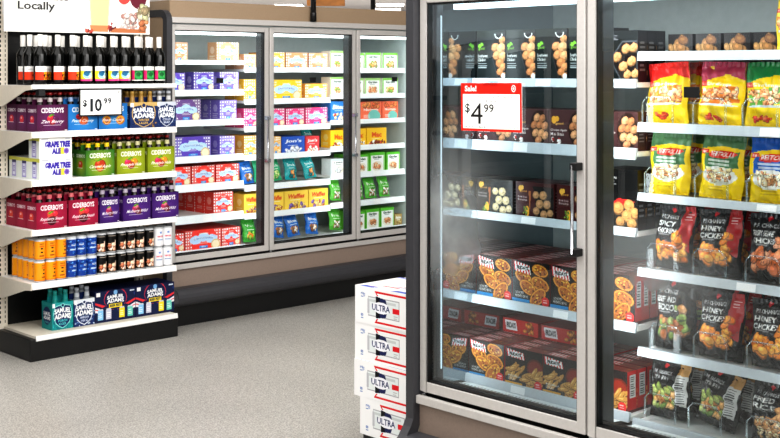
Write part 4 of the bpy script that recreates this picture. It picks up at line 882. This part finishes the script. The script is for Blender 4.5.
cherry = cider('cider_six_pack', '4A1038', '6E2A6A', 'Zen Berry', [(.44, .48, .12, 'C8283A'), (.60, .46, .10, '5A1A4A'), (.5, .36, .11, 'A01830')], (.75, .70, .70))
bluep = cider('cider_six_pack', '1668B0', '3C9AE0', 'Peach County', [(.52, .40, .17, 'E0622A'), (.36, .52, .10, 'B02030')], (.55, .65, .80))
bluo = cider('cider_six_pack', '1668B0', '3C9AE0', 'Peach County', [(.27, .36, .16, 'F09A30'), (.75, .36, .16, 'F09A30'), (.27, .36, .08, 'B8501E'), (.75, .36, .08, 'B8501E')], (.85, .70, .35))
samw = sam('beer_six_pack', 'C8A868', '182E62', 'C8A868', ('WINTER', 'LAGER'), 'D8B058', ['8A6A3A', '182E62', '22386E'], (.62, .48, .22), (.65, .5, .25), (.70, .56, .28))
samc = sam('beer_six_pack', 'C9CFD8', '16285A', 'C9CFD8', ('COLD', 'SNAP'), 'E0E6F0', ['22386E', '2E4A86'], (.45, .45, .45), (.8, .8, .8), (.75, .77, .8), .135)
caram = cider('cider_six_pack', '2E6A20', 'C8C830', 'Caramel Apple', [(.5, .42, .20, 'B8381C'), (.5, .30, .12, 'D8741E')], (.92, .80, .12))
pine = cider('cider_six_pack', '7A8A14', 'B8C22A', 'Pineapple Hula', [(.38, .46, .12, 'D8305A'), (.62, .46, .13, 'E0902A'), (.5, .34, .13, 'A83A1C')], (.80, .78, .60))
rasp = cider('cider_six_pack', '8A0E32', 'B8204A', 'Raspberry Smash', [(.5, .52, .16, 'E04A3A'), (.62, .54, .10, 'D83040'), (.5, .30, .15, '5A1020')], (.80, .40, .42))
plum = cider('cider_six_pack', '38145E', '5A2E8A', 'Mulberry Wild', [(.46, .46, .14, 'B0285A'), (.56, .36, .12, '6A2036'), (.48, .56, .08, 'E07A8A')], (.70, .66, .72))
plums = cider('cider_six_pack', '38145E', '5A2E8A', 'Mulberry Wild', [(.46, .46, .16, 'B0285A'), (.56, .36, .14, '6A2036'), (.48, .56, .09, 'E07A8A')], (.70, .66, .72), w=.132, d=.124)
teal = sam('beer_six_pack', '1E9A98', '178A8C', '8ADAD4', ('PORCH', 'ROCKER'), '5AD0C8', ['1A7A86', '22A0A0', '146A78'], (.10, .55, .52), (.12, .6, .58), (.14, .62, .6), .135)
samn = sam('beer_six_pack', 'DDE4EC', '1A2F66', 'E6ECF4', ('AMERICAN', 'WHEAT ALE'), 'DDE6F2', ['A8B8D0', '1A2F66', '5A78A8'], (.55, .57, .60), (.75, .77, .8), (.72, .74, .78), .135)
ROWN = ['in front', 'second row back', 'third row back']
def packs(shelf, items, shname, rows=3):
    zt = GS[shelf][0] - .0035
    for i, (pr, x0, de, dy, cat) in enumerate(items):
        for r in range(rows):
            if 6.352 + dy + r * .128 + .124 > 6.745: continue
            place(pr, (x0, 6.3565 + dy + r * .126, zt), R.uniform(-.006, .006), '%s, %s, on the %s display shelf' % (de, ROWN[r], shname), 'bottled six-packs on the drinks display', cat)
packs(1, [(cherry, 3.368, 'maroon cider six-pack', 0, 'six-pack'), (bluep, 3.562, 'blue cider six-pack beside the maroon one', 0, 'six-pack'), (bluo, 3.762, 'blue cider six-pack with peach halves', 0, 'six-pack'), (samw, 3.972, 'navy beer six-pack with gold top', 0, 'six-pack'), (samc, 4.135, 'navy beer pack with silver top', 0, 'six-pack')], 'second')
packs(2, [(caram, 3.675, 'green cider six-pack', 0, 'six-pack'), (pine, 3.884, 'olive cider six-pack, left one', 0, 'six-pack'), (pine, 4.095, 'olive cider six-pack, right one', 0, 'six-pack')], 'third')
packs(3, [(rasp, 3.364, 'red cider six-pack, left one', 0, 'six-pack'), (rasp, 3.565, 'red cider six-pack, right one', 0, 'six-pack'), (plums, 3.745, 'narrow purple cider six-pack', .012, 'six-pack'), (plum, 3.925, 'wide purple cider six-pack, left one', 0, 'six-pack'), (plum, 4.127, 'wide purple cider six-pack, right one', 0, 'six-pack')], 'fourth')
# white twelve-can cartons
w, d, h = .205, .124, .120
c = Cv(w, h, .0024, (.93, .94, .92)); VI = (.20, .13, .62)
c.rect(.60, .76, .18, .5, (.93, .86, .25)); c.text('GRAPE TREE', .56, .66, .78, .30, VI, .07); c.text('ALE', .52, .33, .28, .28, VI, .07); c.el(.83, .33, .085, .085, (.56, .44, .78)); c.el(.83, .33, .05, .05, (.40, .28, .64)); c.el(.23, .42, .08, .09, (.75, .75, .86)); c.el(.23, .42, .06, .07, (.90, .90, .93)); c.lines(.06, .3, .88, .95, 1, (.5, .5, .6), .6); c.lines(.8, .95, .88, .95, 1, (.5, .5, .6), .6); c.rect(.14, .4, .02, .05, (.6, .6, .7))
s = Cv(d, h, .003, (.90, .91, .90)); s.rect(0, 1, .82, 1, (.82, .82, .35)); s.rect(.3, .7, .06, .78, (.62, .60, .82)); s.rect(.36, .64, .12, .7, (.86, .86, .93)); s.rect(.3, .7, .72, .84, (.25, .22, .42)); s.lines(.38, .62, .25, .6, 4, (.45, .4, .7), .8)
grape = carton('ale_can_carton', w, d, h, c, s, None, (.90, .90, .88))
for r in range(3): place(grape, (3.39, 6.3565 + r * .1255, GS[2][0] - .0035), R.uniform(-.003, .003), 'white grape ale can carton, lower layer, %s, third display shelf' % ROWN[r], 'white ale cartons', 'carton')
place(grape, (3.388, 6.3565, GS[2][0] - .0035 + h + .001), .015, 'white grape ale can carton, upper one of the stack, third display shelf', 'white ale cartons', 'carton')

# cans in two layers
def can(name, paint, hgt=.121, r=.032):
    cv = Cv(2 * PI * r, hgt - .018, .0042, W); paint(cv); m = MB(); n = 28; img = cv.img; fy, fx = img.shape[:2]; nv = fy; sv = (.78, .79, .80)
    m.lathe([(0, .002), (.024, .0), (.026, .001), (r, .009)], n, [sv] * 3)
    for i in range(n):
        a, b = PI / 2 + 2 * PI * i / n, PI / 2 + 2 * PI * (i + 1) / n
        for j in range(nv):
            q = tuple(np.clip(img[j, int((i + .5) / n * fx)], 0, 1)); z0, z1 = .009 + (hgt - .018) * j / nv, .009 + (hgt - .018) * (j + 1) / nv
            m.q([(r * math.cos(a), r * math.sin(a), z0), (r * math.cos(b), r * math.sin(b), z0), (r * math.cos(b), r * math.sin(b), z1), (r * math.cos(a), r * math.sin(a), z1)], q, True)
    m.lathe([(r, hgt - .009), (.0275, hgt - .002), (.0265, hgt), (.0255, hgt), (.025, hgt - .004), (0, hgt - .004)], n, [sv] * 5)
    return m.build(name, M['can'])
def pc_or(c):
    c.rect(0, 1, 0, 1, (.96, .62, .10)); c.rect(0, 1, .0, .07, (.90, .52, .06))
    for u in (0.0, .5, 1.0): c.el(u, .5, .035, .08, K0); c.el(u, .5, .018, .05, (.96, .62, .10)); c.el(u, .72, .06, .025, (.90, .40, .08)); c.el(u, .42, .045, .02, K0); c.lines(u - .09, u + .09, .15, .25, 2, (.60, .25, .05), .9)
    c.text('HAZY', .5, .85, .16, .08, (.45, .16, .05), .03)
def pc_bl(c):
    c.rect(0, 1, 0, 1, (.08, .24, .58)); c.food(0, 1, 0, 1, 60, .03, [clr('2A62B8'), clr('1A3E86'), clr('4A86D0')]); c.text('ALE', .5, .62, .14, .13, W, .03); c.lines(.4, .6, .3, .42, 2, (.8, .88, .96), .9); c.rect(0, 1, .93, 1, (.80, .84, .90))
def pc_bk(c):
    c.rect(0, 1, 0, 1, (.035, .03, .03)); c.lines(.38, .62, .86, .93, 1, (.75, .7, .65), .8); c.food(.36, .62, .12, .42, 18, .07, [clr('F0C8A8'), clr('B86A4A'), clr('F4E4D4')]); c.poly([(.52, .3), (.57, .62), (.62, .62), (.60, .3)], clr('F0D4BC')); c.rect(0, 1, 0, .05, (.25, .2, .18))
def pc_wh(c):
    c.rect(0, 1, 0, 1, (.92, .92, .93)); c.text('SELTZER', .5, .55, .2, .1, (.80, .20, .25), .03); c.lines(.4, .6, .3, .42, 2, (.55, .62, .75), .8); c.el(.5, .78, .03, .03, (.5, .6, .8))
cans = {'or': (can('beer_can', pc_or), 'orange beer can'), 'bl': (can('beer_can', pc_bl), 'blue beer can'), 'bk': (can('beer_can', pc_bk), 'black beer can'), 'wh': (can('seltzer_can', pc_wh), 'white seltzer can')}
cx = [(3.302 + .0657 * q, k) for q, k in enumerate(['or'] * 3 + ['bl'] * 3 + ['bk'] * 6 + ['wh'] * 2)]
seen = {}
zc = GS[4][0] - .0035
for i, (x, k) in enumerate(cx):
    n = seen.get(k, 0); seen[k] = n + 1
    for r in range(5 if k == 'or' and n == 0 else 2):
        for lv in range(2):
            o = place(cans[k][0], (x + R.uniform(-.001, .001), 6.386 + r * .067, zc + lv * .122), R.uniform(-.5, .5),
                      '%s, %s layer, %s of its colour, %s, fifth display shelf' % (cans[k][1], ['lower', 'upper'][lv], ['leftmost', 'second', 'third', 'fourth', 'fifth', 'sixth'][n], ['in front', 'second row back', 'third row back', 'fourth row back', 'fifth row back'][r]), 'cans on the fifth display shelf', 'can')
# base deck
zb = .1405
place(teal, (3.469, 6.425, zb), .0, 'teal beer pack at the left end of the base deck', 'packs on the base deck', 'beer pack')
place(samn, (3.609, 6.425, zb), .0, 'white topped navy beer pack between teal pack and navy cartons on the base deck', 'packs on the base deck', 'beer pack')
w, d, h = .275, .20, .185
c = Cv(w, h, .0026, (.08, .12, .28)); c.food(0, 1, .3, 1, 16, .05, [(.09, .14, .32), (.10, .16, .36)]); 
c.poly([(0, .60), (.18, .48), (.26, .52), (0, .66)], (.85, .20, .22)); c.poly([(1, .60), (.82, .48), (.74, .52), (1, .66)], (.85, .20, .22)); c.poly([(0, .34), (0, .52), (.2, .40), (.2, .3)], (.90, .88, .90)); c.poly([(1, .34), (1, .52), (.8, .40), (.8, .3)], (.90, .88, .90))
c.line(0, .44, .2, .36, .02, (.85, .2, .22)); c.line(1, .44, .8, .36, .02, (.85, .2, .22))
c.el(.5, .72, .28, .24, (.85, .20, .22)); c.el(.5, .71, .27, .23, (.07, .12, .30)); c.el(.5, .93, .05, .05, (.5, .7, .9)); c.text('SAMUEL', .5, .80, .42, .12, W, .05, arc=.03); c.text('ADAMS', .5, .67, .42, .13, W, .05, arc=.03); c.rect(.34, .66, .44, .57, (.95, .84, .15)); c.text('BEER FEST', .5, .505, .28, .08, (.1, .15, .3), .03)
for u, col in ((.13, '8CC4E8'), (.33, 'C8CCDA'), (.66, 'F0DC28'), (.87, '6CC8B8')): c.rect(u - .065, u + .065, .08, .40, clr(col)); c.rect(u - .055, u + .055, .40, .44, (.8, .82, .85)); c.lines(u - .05, u + .05, .14, .32, 3, W, .7)
c.rect(.03, .12, .84, .97, W); c.rect(.86, .97, .9, .95, (.8, .84, .9))
s = Cv(d, h, .004, (.08, .12, .28)); s.text('SAMUEL', .5, .7, .6, .12, W, .04); s.text('ADAMS', .5, .55, .6, .12, W, .04); s.rect(.3, .7, .1, .4, (.95, .84, .15))
mixb = carton('beer_variety_carton', w, d, h, c, s, None, (.09, .13, .30))
place(mixb, (3.818, 6.425, zb), .0, 'navy variety beer carton with four coloured cans, left one on the base deck', 'packs on the base deck', 'carton')
place(mixb, (4.096, 6.425, zb), 0, 'navy variety beer carton with four coloured cans, right one on the base deck', 'packs on the base deck', 'carton')

# ------------------------------------------------------------------ beer cases at the end of the near freezer
w, d, h = .345, .27, .158
c = Cv(w, h, .0022, (.95, .95, .955)); NB = (.10, .14, .34); RD = (.86, .10, .14)
c.poly([(.36, .93), (1, .93), (1, .87), (.40, .87), (.43, .80), (.40, .80)], RD); c.poly([(.36, .07), (1, .07), (1, .13), (.40, .13), (.43, .20), (.40, .20)], RD)
c.rect(.24, .80, .24, .76, (.66, .67, .69)); c.rect(.25, .79, .27, .73, (.90, .91, .92)); c.rect(.23, .27, .30, .70, (.74, .75, .77)); c.rect(.26, .74, .62, .70, (.80, .81, .82))
c.poly([(.38, .80), (.56, .74), (.58, .62), (.38, .62)], NB); c.poly([(.38, .20), (.56, .26), (.58, .38), (.38, .38)], NB); c.rect(.38, .45, .62, .78, K0); c.rect(.38, .45, .22, .38, K0)
c.el(.48, .5, .15, .072, (.96, .96, .97)); c.text('ULTRA', .475, .50, .32, .17, NB, .015); c.rect(.68, .80, .42, .56, RD); c.lines(.70, .78, .26, .38, 2, (.7, .7, .72), .8)
c.text('12', .13, .78, .045, .13, (.35, .45, .70), .02, rot=True); c.text('oz', .17, .78, .03, .1, (.35, .45, .70), .01, rot=True); c.text('18', .13, .2, .045, .13, (.35, .45, .70), .02, rot=True)
tp = Cv(w, d, .004, (.95, .95, .955)); BL = (.30, .38, .78); tp.poly([(.05, .02), (.30, .02), (.36, .12), (.10, .12)], BL); tp.poly([(.62, .02), (1, .02), (1, .12), (.68, .12)], BL); tp.line(.2, .10, .8, .55, .015, (.92, .55, .58)); tp.line(.8, .55, .72, .62, .02, RD); tp.lines(.3, .6, .2, .32, 1, RD, .6); tp.lines(.5, .9, .3, .4, 2, (.5, .55, .75), .6); tp.rect(0, 1, .93, 1, BL, .7)
s = Cv(d, h, .004, (.95, .95, .955)); s.rect(0, 1, .88, .94, RD); s.rect(0, 1, .06, .12, RD); s.text('ULTRA', .5, .5, .6, .2, NB, .015)
case = carton('light_beer_case', w, d, h, c, s, tp, (.94, .94, .945))
pal = empty('base_platform', (3.49, 3.69, 0)); tag(pal, 'low black platform under the stacked white beer cases', 'platform')
MB().box(.03, .60, -.32, .19, .05, .087).build('platform_top', M['black'], pal, .004)
for xx in (.05, .54):
    for yy in (-.30, .15): MB().box(xx, xx + .04, yy - .0, yy + .03, 0, .051).build('foot', M['black'], pal)
xo = [0.0, .0, .004, .0]; yo = [-.032, .004, .004, .0]
for lv in range(4):
    for dp in range(2):
        place(case, (3.492 + xo[lv] + dp * .275, 3.727 + yo[lv] + (.0 if dp == 0 else -.02), .0875 + lv * (h + .0008)), -PI / 2 + R.uniform(-.006, .006),
              'white light beer case, %s of the %s stack at the near freezer end' % (['lowest', 'second from bottom', 'second from top', 'topmost'][lv], ['front', 'rear'][dp]), 'stacked white beer cases', 'case')

# ------------------------------------------------------------------ things above the far freezer
pole = empty('sign_pole', (5.452, 6.5265, 1.9885)); tag(pole, 'black pole standing on the far freezer top rail', 'pole')
MB().tube([(0, 0, .0), (0, 0, 1.0)], .020, 12).build('shaft', M['black'], pole)
MB().lathe([(0, 0), (.0225, 0), (.0225, .06), (.021, .066), (0, .066)], 12, [K0] * 4).build('collar', M['black'], pole)
def hang(loc, w, h, label):
    t = empty('hanging_frame', loc, YAW - PI / 2); tag(t, label, 'sign')
    MB().box(-w / 2 + .09, w / 2 - .09, .01, .03, .09, h - .09).build('panel', M['dark'], t)
    m = MB(); m.box(-w / 2, w / 2, 0, .08, 0, .09); m.box(-w / 2, w / 2, 0, .08, h - .09, h); m.box(-w / 2, -w / 2 + .09, 0, .08, .09, h - .09); m.box(w / 2 - .09, w / 2, 0, .08, .09, h - .09); m.build('wood_frame', M['wood'], t)
    MB().box(-w / 3 - .01, -w / 3 + .01, .02, .05, h, 3.6 - loc[2]).box(w / 3 - .01, w / 3 + .01, .02, .05, h, 3.6 - loc[2]).build('hanger', M['black'], t)
    return t
def along(px, d):
    u = (px - 390) / F_PX; return (d * (math.cos(YAW) + math.sin(YAW) * u), d * (math.sin(YAW) - math.cos(YAW) * u))
xx, yy = 9.6, 11.7
hang((8.7, 10.2, 2.36), .42, .55, 'wood framed dark hanging sign far beyond the middle freezer door')
hang((7.45, 10.0, 2.40), .9, .5, 'wood framed dark hanging sign far beyond the left freezer door')
pl = MB().tube([(11.9, 12.9, 0), (11.9, 12.9, 3.6)], .035, 10).build('ceiling_post', M['black']); tag(pl, 'thin black post rising far behind the freezer bank', 'post')
k = 0
lights = [(22.4, 27.9), (24.3, 25.6), (26.1, 27.6), (19.0, 24.6)]
for (x, y), lab in zip(lights, ('bright ceiling light far off above the middle freezer door', 'bright ceiling light far off above the right freezer door', 'farther bright ceiling light above the right freezer door', 'bright ceiling light far off behind the hanging signs')):
    t = empty('ceiling_light', (x, y, 3.6)); t.rotation_euler = (0, 0, YAW - PI / 2); tag(t, lab, 'light', 'far ceiling lights')
    MB().box(-.42, .42, -.6, .6, -.05, 0).build('housing', M['white'], t); MB().box(-.40, .40, -.58, .58, -.056, -.051).build('diffuser', M['lamp'], t)

for j, (xa, xb) in enumerate(((-.25, 2.90), (-3.45, -.30), (-6.65, -3.50))):  # unseen coolers added for the near freezer glass to reflect
    t = empty('reflection_cooler', ((xa + xb) / 2, 6.45, 0)); tag(t, 'unseen dark arched cooler added for glass reflections, %s from the drinks display' % ['first', 'second', 'third'][j], 'cooler', 'unseen coolers added for reflections')
    hw = (xb - xa) / 2
    arch = lambda r, z0, z1: [(-r, z0)] + [(r * math.sin(q), z1 + .22 * math.cos(q) * r / hw) for q in [PI * (k / 14 - .5) for k in range(15)]] + [(r, z0)]
    MB().prism(arch(hw, 0, 1.72), 'y', .30, .34).build('back_panel', M['dark'], t)
    o_, i_ = arch(hw, .5, 1.72), arch(hw - .10, .5, 1.64); m = MB()
    for a in range(len(o_) - 1):
        P = [o_[a], o_[a + 1], i_[a + 1], i_[a]]
        m.q([(x, 0, z) for x, z in P][::-1]); m.q([(o_[a][0], 0, o_[a][1]), (o_[a + 1][0], 0, o_[a + 1][1]), (o_[a + 1][0], .30, o_[a + 1][1]), (o_[a][0], .30, o_[a][1])]); m.q([(i_[a][0], 0, i_[a][1]), (i_[a][0], .30, i_[a][1]), (i_[a + 1][0], .30, i_[a + 1][1]), (i_[a + 1][0], 0, i_[a + 1][1])])
    m.build('arched_frame', M['alu'], t)
    MB().box(-hw, hw, -.10, .30, 0, .5).build('base', M['black'], t)
    for z in (.85, 1.15, 1.42): MB().box(-hw + .1, hw - .1, .02, .30, z, z + .03).build('shelf', M['bumper'], t)
    for x in (-hw / 3, hw / 3): MB().box(x - .03, x + .03, -.01, .02, .5, 1.84).build('post', M['alu'], t)

# ------------------------------------------------------------------ light
def area(name, loc, sx, sy, power, rot=(0, 0, 0), col=(1, 1, 1)):
    l = bpy.data.lights.new(name, 'AREA'); l.shape = 'RECTANGLE'; l.size = sx; l.size_y = sy; l.energy = power; l.color = col
    o = bpy.data.objects.new(name, l); COL.objects.link(o); o.location = loc; o.rotation_euler = rot; return o
area('ceiling_and_fill_light', (1.5, 4.2, 3.5), 5, 5, 200, col=(1, .985, .96))
area('ceiling_and_fill_light', (-1.0, -.6, 3.35), 5, 5, 235, rot=(math.radians(48), 0, YAW - PI / 2), col=(1, .985, .96))  # added fill behind the camera, brightens upright faces
area('ceiling_and_fill_light', (4.0, 2.4, 3.4), 4, 3, 290, rot=(math.radians(50), 0, 0), col=(1, .985, .96))  # added fill over the aisle, tilted at the far freezer front
area('ceiling_and_fill_light', (5.0, 12.0, 3.5), 8, 6, 300, col=(1, .985, .96))
area('ceiling_and_fill_light', (18.0, 22.0, 3.5), 16, 16, 2200, col=(1, .985, .97))
for f, o0, n, pw, cc in ((fz_back, BACK0, 3, 1.9, (.95, .99, 1)), (fz_front, FRONT0, 2, 3.6, (.92, .97, 1))):
    for i in range(n):
        pw_ = pw; pw = pw * (1.5 if f is fz_front and i == 0 else 1)
        l = area('case_light', (0, 0, 0), .70, .16, pw * .45, (math.radians(25), 0, 0), cc); l.parent = f; l.location = (i * PITCH + .40, .13, 1.875); l.rotation_euler = (math.radians(18), 0, 0)
        for s in (0, 1):
            l = area('case_light', (0, 0, 0), .03, 1.35, pw * .5, (0, 0, 0), cc); l.parent = f; l.location = (i * PITCH + (.06 if s == 0 else PITCH - .055), .145, 1.18); l.rotation_euler = (PI / 2, 0, 0.0)
        pw = pw_
w = bpy.data.worlds.new('world'); S.world = w; w.use_nodes = True
w.node_tree.nodes['Background'].inputs['Color'].default_value = (.92, .93, .95, 1); w.node_tree.nodes['Background'].inputs['Strength'].default_value = .85
S.view_settings.view_transform = 'Standard'; S.view_settings.look = 'Medium High Contrast'; S.view_settings.exposure = -0.12
S.cycles.use_denoising = True; S.cycles.max_bounces = 10; S.cycles.transparent_max_bounces = 12; S.cycles.sample_clamp_indirect = 6
bpy.context.view_layer.update()
